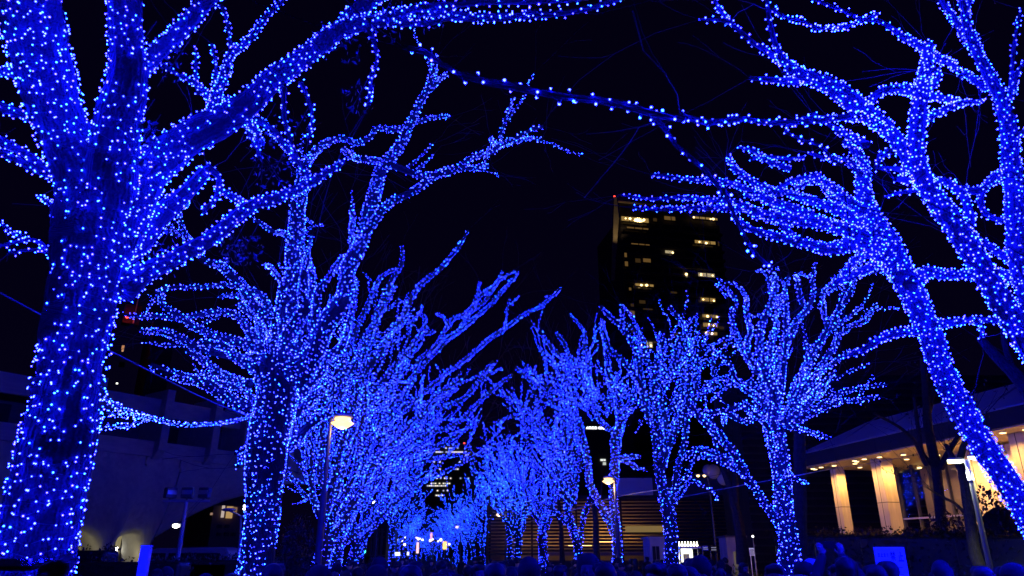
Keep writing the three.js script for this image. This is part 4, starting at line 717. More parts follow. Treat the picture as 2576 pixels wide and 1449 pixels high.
// ---------------------------------------------------------------- vehicles in the car park, left
{
  const D = 36, c = at(455, 1397, D), t = thing('parked_van', 'pale boxy van parked behind the floodlight mast', 'van', V(c.x, 0, c.z), 0.05);
  const s = new THREE.Shape(); s.moveTo(-2.4, 0.4); s.lineTo(-2.35, 1.1); s.quadraticCurveTo(-2.2, 1.25, -1.7, 1.35); s.quadraticCurveTo(-1.2, 2.05, -0.8, 2.15); s.lineTo(2.2, 2.2); s.quadraticCurveTo(2.42, 2.18, 2.44, 1.9); s.lineTo(2.44, 0.4); s.closePath();
  part('body', new THREE.ExtrudeGeometry(s, { depth: 1.7, bevelEnabled: true, bevelSize: 0.06, bevelThickness: 0.06, bevelSegments: 2 }).translate(0, 0, -0.85), std(0.22, 0.22, 0.24, 0.4), t);
  for (const [a, b] of [[-1.25, -0.35], [-0.2, 0.9], [1.05, 2.1]]) part('window', box(b - a, 0.55, 0.04, (a + b) / 2, 1.72, 0.93), M.glass, t);
  for (const [a, b] of [[-1.3, 2.2]]) part('side_trim', box(b - a, 0.06, 0.04, (a + b) / 2, 1.05, 0.93), M.poleGrey, t);
  for (const x of [-1.55, 1.5]) for (const z of [-0.8, 0.8]) { const w = part('wheel', new THREE.CylinderGeometry(0.34, 0.34, 0.22, 18).rotateX(Math.PI / 2).translate(x, 0.34, z), M.dark, t); part('rim', new THREE.CylinderGeometry(0.2, 0.2, 0.24, 12).rotateX(Math.PI / 2).translate(x, 0.34, z), M.steel, w); }
  part('bumper', box(0.12, 0.25, 1.7, 2.5, 0.55, 0), M.poleDark, t); part('door_mirror', box(0.1, 0.2, 0.14, -1.4, 1.5, 1.0), M.poleDark, t);
  const c2 = at(395, 1397, 40), k = thing('parked_car', 'low dark car parked left of the pale van', 'car', V(c2.x, 0, c2.z), 0.2);
  const s2 = new THREE.Shape(); s2.moveTo(-2.1, 0.35); s2.lineTo(-2.1, 0.8); s2.quadraticCurveTo(-1.5, 0.95, -1.1, 1.0); s2.quadraticCurveTo(-0.6, 1.42, 0, 1.45); s2.quadraticCurveTo(0.9, 1.45, 1.4, 1.05); s2.lineTo(2.1, 0.95); s2.lineTo(2.1, 0.35); s2.closePath();
  part('body', new THREE.ExtrudeGeometry(s2, { depth: 1.5, bevelEnabled: true, bevelSize: 0.08, bevelThickness: 0.08, bevelSegments: 2 }).translate(0, 0, -0.75), M.poleDark, k); part('window', box(1.0, 0.32, 0.03, 0.3, 1.18, 0.84), M.glass, k);
  for (const x of [-1.3, 1.3]) for (const z of [-0.7, 0.7]) part('wheel', new THREE.CylinderGeometry(0.31, 0.31, 0.2, 16).rotateX(Math.PI / 2).translate(x, 0.31, z), M.dark, k);
}
// ---------------------------------------------------------------- signs, stall, post
{
  const p = at(369, 1377, 7.5), t = thing('marker_post', 'plain white square post lit blue, before the arena arches', 'post', V(p.x, 0, p.z), 0.1); part('post', new RoundedBoxGeometry(0.088, p.y, 0.088, 2, 0.012).translate(0, p.y / 2, 0), M.white, t); part('cap', new RoundedBoxGeometry(0.094, 0.02, 0.094, 1, 0.006).translate(0, p.y + 0.01, 0), M.white, t); part('foot', box(0.2, 0.03, 0.2, 0, 0.015, 0), M.poleDark, t);
}
{ // no stopping board held above the crowd on two legs
  const D = 10, a = at(2194, 1376, D), b = at(2268, 1376, D), c = at(2278, 1437, D), W = b.x - a.x + 0.02, H = 0.52, t = thing('notice_board', 'white notice board reading no stopping in Japanese, standing among the crowd on the right', 'sign', V((a.x + b.x) / 2 + 0.02, 0, a.z), 0), y0 = a.y - H;
  const cv = document.createElement('canvas'); cv.width = 640; cv.height = 480; const x = cv.getContext('2d'); x.fillStyle = '#f2f2f2'; x.fillRect(0, 0, 640, 480); x.fillStyle = '#222'; x.strokeStyle = '#222'; x.lineCap = 'round';
  const glyph = (ox, oy, s, strokes, w) => { x.lineWidth = w; for (const st of strokes) { x.beginPath(); st.forEach((q, i) => i ? x.lineTo(ox + q[0] * s, oy + q[1] * s) : x.moveTo(ox + q[0] * s, oy + q[1] * s)); x.stroke(); } };
  const TATSU = [[[.5, .02], [.5, .18]], [[.12, .22], [.88, .22]], [[.3, .36], [.4, .8]], [[.7, .34], [.6, .8]], [[.03, .88], [.97, .88]]], TOME = [[[.5, .05], [.5, .9]], [[.5, .42], [.85, .42]], [[.22, .4], [.22, .9]], [[.04, .92], [.96, .92]]];
  const MA = [[[.15, .22], [.85, .22]], [[.2, .45], [.8, .45]], [[.52, .05], [.52, .75], [.4, .92], [.22, .85], [.3, .7], [.6, .74], [.85, .9]]], RI = [[[.3, .12], [.28, .6], [.38, .52]], [[.68, .08], [.72, .5], [.6, .8], [.42, .95]]];
  const KIN = [[[.05, .16], [.47, .16]], [[.26, .02], [.26, .48]], [[.26, .18], [.06, .42]], [[.26, .18], [.46, .38]], [[.53, .16], [.95, .16]], [[.74, .02], [.74, .48]], [[.74, .18], [.54, .42]], [[.74, .18], [.96, .4]], [[.2, .53], [.8, .53]], [[.08, .66], [.92, .66]], [[.5, .66], [.5, .98]], [[.3, .76], [.16, .92]], [[.7, .76], [.86, .92]]];
  [TATSU, TOME, MA, RI].forEach((g, i) => glyph(52 + i * 62, 62, 46, g, 6)); glyph(318, 46, 110, KIN, 11); glyph(482, 46, 118, TOME, 13);
  x.fillRect(34, 170, 44, 150); x.fillStyle = '#888'; for (let i = 0; i < 5; i++) x.fillRect(120, 230 + i * 40, 420 - (i % 2) * 120, 7);
  const tx = new THREE.CanvasTexture(cv); tx.colorSpace = THREE.SRGBColorSpace;
  part('board', new RoundedBoxGeometry(W, H, 0.02, 2, 0.009).translate(0, y0 + H / 2, 0), M.white, t); part('printed_face', new THREE.PlaneGeometry(W - 0.02, H - 0.02).translate(0, y0 + H / 2, 0.013), new THREE.MeshStandardMaterial({ map: tx, roughness: 0.5 }), t);
  for (const s of [-1, 1]) part('leg', cyl(0.02, 0.02, y0 + 0.1, 8, s * W * 0.35, 0, -0.03), M.steel, t);
}
{ // bright white stall and pale hut behind the right row
  const D = 36, a = at(1710, 1385, D), b = at(1757, 1385, D), t = thing('white_stall', 'brightly lit white stall with small lamps on its roof', 'stall', V((a.x + b.x) / 2, 0, a.z)), W = b.x - a.x, H = a.y + 0.1;
  part('back_panel', box(W, H, 0.05, 0, H / 2, -1.2), M.white, t); part('counter_front', box(W, 1.0, 0.05, 0, 0.5, 0), M.white, t); part('lit_panel', box(W * 0.96, H - 1.05, 0.03, 0, 1 + (H - 1) / 2, -1.14), glow(1.8, 1.75, 1.45), t); part('roof', box(W + 0.2, 0.08, 1.5, 0, H + 0.04, -0.6), M.white, t);
  for (const s of [-1, 1]) part('post', box(0.06, H, 0.06, s * W * 0.49, H / 2, 0), M.poleDark, t); part('shelf', box(W, 0.05, 0.4, 0, 1.02, -0.05), M.beige, t); part('poster', box(0.3, 0.5, 0.02, 0.1, H - 0.5, -1.1), M.beigeStone, t);
  for (let i = 0; i < 7; i++) part('lamp', cyl(0.05, 0.02, 0.2, 8, (i / 6 - 0.5) * W * 0.95, H + 0.1, -0.1), glow(8, 7.6, 5.6), t);
  const l = new THREE.RectAreaLight(new THREE.Color(1, 0.97, 0.85), 6, W * 0.9, 0.7); l.position.set((a.x + b.x) / 2, H - 0.5, a.z - 1.05); l.lookAt((a.x + b.x) / 2, H - 0.6, a.z + 3); scene.add(l);
  const D2 = 42, c = at(1634, 1355, D2), d = at(1700, 1355, D2), h = thing('pale_hut', 'pale hut with two dark slits half hidden behind the tree by the white stall', 'hut', V((c.x + d.x) / 2, 0, c.z)), W2 = d.x - c.x;
  part('wall', new RoundedBoxGeometry(W2, c.y, 2.2, 2, 0.03).translate(0, c.y / 2, -1.1), M.concrete, h); part('roof', box(W2 + 0.2, 0.1, 2.4, 0, c.y + 0.05, -1.1), M.concrete, h); for (const x of [-0.36, -0.22]) part('window', box(0.12 * W2, 1.1, 0.04, x * W2, c.y - 0.95, 0.02), M.dark, h);
  const e = at(1884, 1378, 38), f = at(1900, 1398, 38), n = thing('notice_board', 'small white notice board on two legs before the dark louvres', 'sign', V((e.x + f.x) / 2, 0, e.z)), W3 = f.x - e.x; part('board', box(W3, e.y - f.y, 0.04, 0, (e.y + f.y) / 2, 0), M.white, n); for (let i = 0; i < 5; i++) part('text_line', box(W3 * (0.75 - 0.1 * (i % 3)), 0.02, 0.01, -0.02, f.y + (e.y - f.y) * (0.2 + 0.15 * i), 0.025), M.poleDark, n); for (const s of [-1, 1]) part('leg', cyl(0.02, 0.02, f.y + 0.05, 8, s * W3 * 0.36, 0, 0), M.white, n);
  const sp = new THREE.SpotLight(new THREE.Color(0.95, 0.95, 1), 9, 0, 0.6, 0.6, 2); const gl = at(1894, 1352, 37.4); sp.position.copy(gl); sp.target.position.copy(at(1892, 1390, 38)); scene.add(sp, sp.target); const sl = thing('sign_lamp', 'little lamp on a thin pole above the small white notice board', 'lamp', V(gl.x, 0, gl.z)); part('pole', cyl(0.02, 0.02, gl.y, 8), M.poleGrey, sl); part('lamp', new THREE.IcosahedronGeometry(0.06, 1).translate(0, gl.y + 0.05, 0), glow(3, 3, 3), sl);
  for (const [u0, u1, v0, v1, m, lab] of [[1766, 1782, 1373, 1385, std(0.1, 0.1, 0.5), 'blue direction sign with white lettering, left of the dark one'], [1786, 1804, 1372, 1388, M.dark, 'dark direction sign with two rows of pale lettering']]) { const q = at(u0, v0, 39), r = at(u1, v1, 39), g = thing('direction_sign', lab, 'sign', V((q.x + r.x) / 2, 0, q.z)); part('board', box(r.x - q.x, q.y - r.y, 0.06, 0, (q.y + r.y) / 2, 0), m, g); part('post', cyl(0.03, 0.03, r.y + 0.05, 8, -(r.x - q.x) * 0.45, 0, -0.05), M.poleGrey, g); for (const k of [0.3, 0.65]) for (let i = 0; i < 4; i++) part('letter', box((r.x - q.x) * 0.14, (q.y - r.y) * 0.13, 0.02, (i - 1.5) * (r.x - q.x) * 0.19, r.y + (q.y - r.y) * k, 0.04), glow(0.25, 0.25, 0.4), g); }
  const w = at(1826, 1352, 44), w2 = at(1874, 1352, 44), gt = thing('gate_house', 'pale gate house with a dim doorway behind the tree trunk', 'hut', V((w.x + w2.x) / 2, 0, w.z)), W4 = w2.x - w.x; part('wall', box(W4, w.y, 1.6, 0, w.y / 2, -0.8), M.concrete, gt); part('door', box(W4 * 0.3, 2.1, 0.05, -W4 * 0.05, 1.05, 0.03), glow(0.09, 0.07, 0.05), gt); part('roof', box(W4 + 0.2, 0.1, 1.8, 0, w.y + 0.05, -0.8), M.concDark, gt);
}
{ // lights at the far end of the avenue
  const rng = rngOf(14), spots = [[968, 1350], [972, 1355], [976, 1358], [979, 1352], [982, 1361], [985, 1365], [988, 1362], [966, 1362], [992, 1359], [998, 1358], [1013, 1362], [1018, 1370], [1052, 1356], [1056, 1355], [1082, 1360], [1089, 1357], [1102, 1362], [1109, 1358], [1130, 1369], [1020, 1352], [1063, 1358], [947, 1367]];
  for (const [u, v] of spots) { const q = at(u, v, 108 + rng() * 30), t = thing('shop_light', 'small white light among the cluster at the far end of the avenue', 'lamp', V(q.x, 0, q.z), 0, 'lights at the far end'); part('pole', cyl(0.06, 0.05, q.y, 6), M.poleDark, t); part('lamp_globe', new THREE.IcosahedronGeometry(0.1 + 0.1 * rng(), 1).translate(0, q.y, 0), glow(4, 3.4, 2.2), t); }
  const pan = (u0, u1, v0, v1, D, m, label, name) => { const q = at(u0, v0, D), r = at(u1, v1, D), t = thing(name, label, 'lit sign', V((q.x + r.x) / 2, 0, q.z)); part('sign_panel', box(r.x - q.x, q.y - r.y, 0.2, 0, (q.y + r.y) / 2, 0), m, t); part('sign_post', cyl(0.08, 0.08, r.y, 8, 0, 0, -0.15), M.poleDark, t); };
  pan(993, 1006, 1389, 1398, 104, glow(1.4, 1.45, 1.3), 'wide white lit panel low at the avenue end', 'lit_sign'); pan(1048, 1053, 1364, 1392, 110, glow(1.3, 0.75, 0.7), 'tall pinkish white lit sign in the middle of the tunnel mouth', 'lit_sign'); pan(1083, 1087, 1340, 1362, 115, glow(1.2, 0.5, 0.6), 'tall pink lit sign right in the tunnel mouth', 'lit_sign'); pan(1024, 1029, 1388, 1397, 104, glow(1.4, 1.4, 1.3), 'small bright white panel low right of the wide one', 'lit_sign'); pan(972, 981, 1390, 1397, 104, glow(1.4, 1.1, 0.8), 'warm white lit panel low at the left avenue end', 'lit_sign');
  pan(963, 968, 1390, 1396, 104, glow(0.6, 3.6, 4), 'little turquoise lit panel at the left avenue end', 'lit_sign'); pan(1114, 1124, 1362, 1382, 90, glow(1.6, 0.9, 0.25), 'orange lit kiosk sign under the right row at the tunnel mouth', 'lit_sign');
  const g = at(917, 1387, 60), t = thing('traffic_light', 'traffic light showing green at the dark side street', 'traffic light', V(g.x, 0, g.z)); part('pole', cyl(0.06, 0.06, g.y + 0.3, 8), M.poleDark, t); part('housing', box(0.36, 1.0, 0.2, 0, g.y + 0.3, 0.1), M.dark, t); part('signal', new THREE.SphereGeometry(0.15, 12, 8).translate(0, g.y, 0.18), M.greenSpot, t);
}
// ---------------------------------------------------------------- cables
{
  const wire = (label, pts, r) => { const q = pts.map(p => at(...p)), m = part('overhead_cable', tube(smooth(q, q.map(() => r), 0.6)[0], smooth(q, q.map(() => r), 0.6)[1], 5, 0), std(0.3, 0.3, 0.3, 0.6), scene); tag(m, label, 'cable'); };
  wire('thin cable slanting down from the left edge to the second tree', [[-40, 715, 9], [130, 806, 9.8], [360, 925, 11.4], [520, 1005, 13], [625, 1047, 14.3]], 0.012);
  wire('thin cable rising from the right row towards the lit hall', [[1690, 1256, 20.6], [1860, 1222, 17], [1985, 1200, 14], [2090, 1180, 19], [2200, 1163, 24], [2400, 1128, 26]], 0.012);
  wire('thin cable low between the right row trees', [[1310, 1318, 54], [1440, 1283, 33], [1552, 1250, 27], [1690, 1228, 20.6]], 0.014);
  const lt = thing('light_garland', 'sagging garland of blue lamps between the two nearest left trees', 'string lights', at(450, 1067, 10).setY(0)), base = lt.position.clone(), bl = [], rng = rngOf(4);
  for (const s of ['7>14 262,1000,5 322,1036,5 377,1051,5 450,1067,4.5 525,1067,4.5 600,1056,4.5 640,1040,4.5', '7>8.6 268,1039,4 320,1045,4 377,1051,4', '7>8.6 258,1076,4 320,1070,4 375,1053,4']) { const [P, R] = parseLimb(s, 0, rng), [Q, RR] = smooth(P.map(p => p.clone().sub(base)), R.map(() => 0.018), 0.15); part('cable', tube(Q, RR.map(() => 0.006), 5, 0), M.cable, lt); bl.push(...windBulbs(Q, RR, rng, { sp: 0.06, pitch: 0.1, thin: 0.03, jit: 0.05 })); }
  putBulbs(lt, bl, rng, 0.0072, 12);
}
// ---------------------------------------------------------------- unlit trees, hedges and shrubs
const leafShape = (() => { const g = new THREE.BufferGeometry(); g.setAttribute('position', new THREE.Float32BufferAttribute([0, 0, 0, 0.3, 0.5, 0.08, 0, 1.1, 0, -0.3, 0.5, 0.08], 3)); g.setAttribute('uv', new THREE.Float32BufferAttribute([0.5, 0, 1, 0.5, 0.5, 1, 0, 0.5], 2)); g.setIndex([0, 1, 2, 0, 2, 3]); g.computeVertexNormals(); return g; })();
function leaves(parent, pts, size, mat, rng, name = 'foliage') { const im = new THREE.InstancedMesh(leafShape, mat, pts.length), e = new THREE.Euler(); pts.forEach((p, i) => { e.set(rng() * 6.28, rng() * 6.28, rng() * 6.28); const k = size * (0.6 + 0.8 * rng()); im.setMatrixAt(i, tmpM.compose(p, tmpQ.setFromEuler(e), V(k, k, k))); }); im.name = name; im.castShadow = im.receiveShadow = true; tag(im, null, null, null, 'stuff'); parent.add(im); return im; }
function shrub(name, label, cat, pos, w, h, d, n, size, mat, seed, shape = 0) {
  const rng = rngOf(seed), t = thing(name, label, cat, pos), pts = [];
  for (let i = 0; pts.length < n && i < n * 20; i++) {
    const x = rng() * 2 - 1, y = rng(), z = rng() * 2 - 1, lim = shape === 1 ? Math.sqrt(Math.max(0, 1 - Math.pow(Math.abs(y * 1.5 - 0.5), 2.2))) : shape === 2 ? 1 : Math.sqrt(Math.max(0, 1 - Math.pow(y * 1.6 - 0.6, 2)));
    const b = 1 + 0.28 * noise(x * 2 + seed, y * 4, z * 2), rr = shape === 2 ? Math.max(Math.abs(x), Math.abs(z)) : Math.hypot(x, z); if (rr > lim * b || y > 0.93 + 0.12 * noise(x * w * 2 + seed, 3, z)) continue; if (shape !== 2 && rr < lim * 0.55 && rng() < 0.7) continue;
    pts.push(V(x * w / 2, y * h, z * d / 2)); }
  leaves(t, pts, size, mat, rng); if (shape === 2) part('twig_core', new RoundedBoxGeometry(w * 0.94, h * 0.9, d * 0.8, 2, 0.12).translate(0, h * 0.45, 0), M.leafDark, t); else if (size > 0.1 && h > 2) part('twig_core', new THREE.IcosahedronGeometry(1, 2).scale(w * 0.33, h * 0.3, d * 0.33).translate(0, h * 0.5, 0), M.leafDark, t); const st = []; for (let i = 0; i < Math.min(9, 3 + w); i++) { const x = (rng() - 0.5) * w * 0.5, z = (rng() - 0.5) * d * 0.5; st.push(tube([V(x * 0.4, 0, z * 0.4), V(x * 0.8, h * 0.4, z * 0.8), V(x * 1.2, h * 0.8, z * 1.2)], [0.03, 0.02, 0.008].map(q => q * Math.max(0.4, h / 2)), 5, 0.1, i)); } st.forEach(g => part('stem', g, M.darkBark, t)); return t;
}
{
  const p = at(746, 1397, 12.5); shrub('conical_shrub', 'dark rounded conical shrub before the foot of the second left tree', 'shrub', V(p.x, 0, p.z), 0.75, at(746, 1285, 12.5).y, 0.7, 3800, 0.055, M.leafDark, 3, 1);
  const q = at(2060, 1397, 26), q2 = at(2700, 1397, 20);
  for (const [i, u, D, lab] of [[0, 2090, 29, 'long dark hedge section beneath the first lit column'], [1, 2210, 26, 'long dark hedge section beneath the second lit column'], [2, 2350, 23.6, 'long dark hedge section beneath the dark limbed tree'], [3, 2490, 21.6, 'long dark hedge section behind the twin lamp post'], [4, 2640, 19.8, 'dark hedge section at the right edge']]) { const c = at(u, 1397, D); shrub('hedge', lab, 'hedge', V(c.x, 0, c.z), 4.4, at(u, 1336, D).y / 0.95, 1.4, 5200, 0.11, M.leafDark, 30 + i, 2).rotation.y = -0.95; }
  const b1 = at(2392, 1397, 24), b2 = at(2540, 1397, 22.6); shrub('evergreen_shrub', 'dark leafy shrub left of the twin lamp post', 'shrub', V(b1.x, 0, b1.z), 1.5, 3.3, 1.5, 2200, 0.13, M.leafDark, 41); shrub('evergreen_shrub', 'broad dark leafy shrub right of the twin lamp post', 'shrub', V(b2.x, 0, b2.z), 2.6, 4.1, 1.8, 2600, 0.13, M.leafDark, 42);
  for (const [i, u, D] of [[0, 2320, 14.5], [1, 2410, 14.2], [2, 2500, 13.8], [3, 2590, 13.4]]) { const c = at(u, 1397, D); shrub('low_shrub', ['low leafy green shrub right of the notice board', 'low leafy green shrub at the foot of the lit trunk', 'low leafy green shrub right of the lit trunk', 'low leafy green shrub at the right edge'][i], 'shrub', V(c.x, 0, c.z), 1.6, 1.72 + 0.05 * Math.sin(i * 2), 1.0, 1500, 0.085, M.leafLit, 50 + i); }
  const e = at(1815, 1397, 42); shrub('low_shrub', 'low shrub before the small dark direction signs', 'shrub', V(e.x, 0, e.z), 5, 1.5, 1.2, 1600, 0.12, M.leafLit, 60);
  const g0 = at(560, 1397, 26), g1 = at(150, 1397, 24); for (const [i, u, D, lab, vt] of [[0, 215, 22, 'dark hedge before the left arena arch', 1374], [1, 345, 21, 'low dark hedge before the right arena arch', 1404], [2, 480, 24, 'low dark hedge before the pale van', 1402], [3, 600, 24, 'low dark hedge left of the second tree foot', 1400], [4, 860, 50, 'low dark hedge at the dark side street', 1404]]) { const c = at(u, 1397, D); shrub('hedge', lab, 'hedge', V(c.x, 0, c.z), i ? 3 : 1.7, at(u, vt, D).y / 0.95, 1, 3200, 0.09, M.leafDark, 70 + i, 2); }
  // unlit trees
  const dark = (label, lines, mat = M.darkBark, tw = 4, lf = 0) => { const L = limbsOf(0.3, lines), base = L[0][0][0].clone().setY(0), t = thing('unlit_tree', label, 'tree', base), rng = rngOf(label.length), tg = [], lp = []; L.forEach(([P, R], k) => { const [Q, RR] = smooth(P.map(x => x.clone().sub(base)), R, 0.25); part(k ? 'branch' : 'trunk', tube(Q, RR, k ? 7 : 12, 0.12, k), mat, t); if (!k) return; for (let j = 0; j < tw; j++) { const i = Math.floor(Q.length * (0.3 + 0.7 * rng())), T = Q[Math.min(Q.length - 1, i + 1)] ? Q[Q.length - 1].clone().sub(Q[0]).normalize() : UP; const [A, S] = sideLimb(Q[Math.min(i, Q.length - 1)], T.clone().add(V(rng() - 0.5, rng() * 0.6, rng() - 0.5).multiplyScalar(1.6)).normalize(), 0.8 + rng() * 1.2, 0.02, rng); tg.push(tube(A, S.map(x => x * 0.5), 4, 0)); for (let m = 0; m < lf; m++) lp.push(A[1 + Math.floor(rng() * 4)].clone().add(V(rng() - 0.5, rng() - 0.5, rng() - 0.5).multiplyScalar(0.4))); } }); if (tg.length) tag(part('twigs', merge(tg), M.twig, t), null, null, null, 'stuff'); if (lp.length) leaves(t, lp, 0.09, M.leafDark, rng, 'dry_leaves'); };
  dark('dark unlit tree with several limbs standing before the lit hall', `
24>24 2375,1430,14 2368,1330,12 2362,1240,12 2350,1150,12 2335,1080,11 2330,1000,9 2322,900,7
24>23.5 2365,1180,9 2385,1140,7 2410,1100,6 2440,1060,4
24>24 2350,1170,8 2325,1150,6 2310,1080,5 2300,1000,4
24>23 2330,1170,6 2300,1110,5 2270,1080,4 2200,1040,3
24>24 2335,1050,6 2350,980,5 2360,920,3`, M.darkBark, 7, 5);
  dark('unlit trunk lit pale by the twin street lamp, bending left', `
20>20 2468,1440,15 2452,1390,14 2443,1330,13 2437,1270,13 2428,1220,13 2420,1180,12 2412,1160,12
20>20 2412,1165,9 2425,1120,7 2440,1080,6 2470,1050,4
20>20 2408,1165,8 2395,1150,7 2380,1120,5
20>19.6 2432,1300,5 2408,1270,3.5 2370,1250,3 2330,1225,2`, M.bark, 5, 4);
  dark('thick dark unlit trunk directly behind the two stemmed tree', `
19>19 2016,1500,17 2014,1400,16 2013,1280,16 2012,1180,15 2012,1080,14
19>19 2012,1100,9 2030,1040,7 2040,980,5
19>19 2012,1090,9 1995,1030,7 1980,980,5`, M.darkBark, 3);
  dark('tall dark unlit tree behind the arching branch of the two stemmed tree', `
30>30 1868,1420,16 1862,1340,13 1848,1270,11 1835,1220,10 1815,1160,8 1810,1100,7
30>30 1852,1280,9 1850,1200,8 1848,1120,6
30>30 1812,1150,5 1790,1090,4 1780,1050,3`, M.darkBark, 5, 3);
  dark('dark unlit tree with slanting limb at the right edge behind the lamps', `
12>12 2760,1420,26 2700,1250,24 2640,1060,22 2560,950,16 2500,890,12 2465,850,9
12>12 2560,950,9 2530,880,7 2520,800,5`, M.darkBark, 4);
  dark('black unlit trunk between the amber louvres and the V shaped tree', `
34>34 1502,1430,9 1500,1360,8 1498,1300,7 1490,1240,6
34>34 1498,1300,4 1510,1250,3 1515,1210,2`, M.darkBark, 4);
  dark('black unlit trunk before the left part of the amber louvres', `
40>40 1415,1425,7 1413,1370,6 1410,1300,5 1405,1260,4
40>40 1411,1320,3 1395,1290,2`, M.darkBark, 3);
  // leaves still hanging on the nearest tree
  const t = thing('leaf_cluster', 'sparse dark leaves hanging among the limbs of the nearest left tree', 'leaves', at(400, 380, 6)), base = t.position.clone(), rng = rngOf(91), lp = [], st = [];
  for (const [u, v, D, r, n] of [[360, 370, 5.6, 50, 60], [345, 330, 5.6, 35, 30], [850, 100, 5.4, 55, 70], [905, 250, 5.4, 40, 40], [620, 630, 6.8, 40, 60], [400, 640, 6.2, 50, 50], [1090, 20, 5, 50, 50], [350, 400, 5.8, 40, 40], [690, 440, 7, 50, 60], [440, 170, 5.6, 40, 25], [660, 330, 6.6, 40, 40], [580, 640, 6.8, 30, 30], [960, 60, 5, 50, 50], [750, 330, 6.4, 40, 30], [350, 130, 5.4, 40, 30]]) {
    const o = at(u, v, D).sub(base); st.push(tube([o.clone().add(V(0.1, 0.35, 0)), o.clone().add(V(0.03, 0.1, 0.03)), o.clone().add(V(-0.1, -0.25, 0.05))], [0.006, 0.005, 0.003], 4, 0));
    for (let i = 0; i < n; i++) { const q = at(u + (rng() - 0.5) * 2 * r, v + (rng() - 0.5) * 2 * r, D + (rng() - 0.5) * 0.8).sub(base); lp.push(q); } }
  leaves(t, lp, 0.05, std(0.09, 0.12, 0.06, 0.5, 0, { side: THREE.DoubleSide }), rng, 'leaves'); st.forEach(g => part('stem', g, M.darkBark, t));
}

// ---------------------------------------------------------------- the crowd
// one body: smooth union of tapered capsules [ax,ay,az, bx,by,bz, ra, rb], meshed on a grid
function blob(caps, lo, hi, cell, k = 0.03) {
  const sz = Math.max(hi[0] - lo[0], hi[1] - lo[1], hi[2] - lo[2]), n = Math.min(96, Math.ceil(sz / cell) + 4), mc = new MarchingCubes(n, new THREE.MeshBasicMaterial(), false, false, 160000), mid = [0, 1, 2].map(i => (lo[i] + hi[i]) / 2), half = sz / 2 * n / (n - 4);
  mc.isolation = 0; const f = mc.field;
  for (let z = 0; z < n; z++) for (let y = 0; y < n; y++) for (let x = 0; x < n; x++) {
    const px = mid[0] + (x - n / 2) / (n / 2) * half, py = mid[1] + (y - n / 2) / (n / 2) * half, pz = mid[2] + (z - n / 2) / (n / 2) * half; let d = 1e3;
    for (const c of caps) { const bx = c[3] - c[0], by = c[4] - c[1], bz = c[5] - c[2], ax = px - c[0], ay = py - c[1], az = pz - c[2], t = clamp((ax * bx + ay * by + az * bz) / Math.max(1e-9, bx * bx + by * by + bz * bz), 0, 1), s = c[8] || 1, dx = ax - bx * t, dy = ay - by * t, dz = (az - bz * t) * s, e = Math.hypot(dx, dy, dz) - lerp(c[6], c[7], t); const h = Math.max(k - Math.abs(d - e), 0) / k; d = Math.min(d, e) - h * h * k / 4; }
    f[x + y * n + z * n * n] = -d;
  }
  mc.update(); const cnt = mc.count, g = new THREE.BufferGeometry(), P = mc.positionArray.slice(0, cnt * 3), N = mc.normalArray.slice(0, cnt * 3);
  for (let i = 0; i < cnt; i++) for (let j = 0; j < 3; j++) P[i * 3 + j] = P[i * 3 + j] * half + mid[j];
  g.setAttribute('position', new THREE.BufferAttribute(P, 3)); g.setAttribute('normal', new THREE.BufferAttribute(N, 3)); g.setAttribute('uv', new THREE.BufferAttribute(new Float32Array(cnt * 2), 2)); return g;
}
const ell = (x, y, z, r, s) => [x, y, z, x, y + 1e-4, z, r, r, s];
// joints for a standing person 1.7 m tall who faces +z; arms: 'down' or 'up'
function figure(arms) {
  const A = [], handJ = [];
  for (const s of [-1, 1]) {
    const sh = [s * 0.185, 1.40, 0], el = arms === 'up' ? [s * 0.26, 1.50, 0.22] : arms === 'phone' ? [s * 0.24, 1.18, 0.1] : [s * 0.25, 1.11, -0.02], wr = arms === 'up' ? [s * 0.11, 1.74, 0.30] : arms === 'phone' ? [s * 0.08, 1.36, 0.28] : [s * 0.24, 0.86, 0.08];
    A.push([...sh, ...el, 0.05, 0.042], [...el, ...wr, 0.042, 0.029]); handJ.push([wr, s]);
  }
  return { A, handJ };
}
function hand(wr, s, up) { // palm, four unequal bent fingers, thumb on the inner side
  const [x, y, z] = wr, c = [], d = up ? 1 : -1; c.push([x, y, z, x - s * 0.005, y + d * 0.075, z + 0.01, 0.026, 0.03, 1.5]);
  [[-0.027, 0.062], [-0.009, 0.075], [0.009, 0.07], [0.026, 0.055]].forEach(([o, l]) => { const bx = x + o, by = y + d * 0.085, bz = z + 0.012; c.push([bx, by - d * 0.02, bz, bx, by + d * l * 0.5, bz + 0.016, 0.0095, 0.009], [bx, by + d * l * 0.5, bz + 0.016, bx, by + d * l * 0.75, bz + 0.045, 0.009, 0.0075]); });
  c.push([x - s * 0.028, y + d * 0.03, z + 0.01, x - s * 0.055, y + d * 0.06, z + 0.028, 0.012, 0.0095], [x - s * 0.055, y + d * 0.06, z + 0.028, x - s * 0.052, y + d * 0.085, z + 0.045, 0.0095, 0.008]); return c;
}
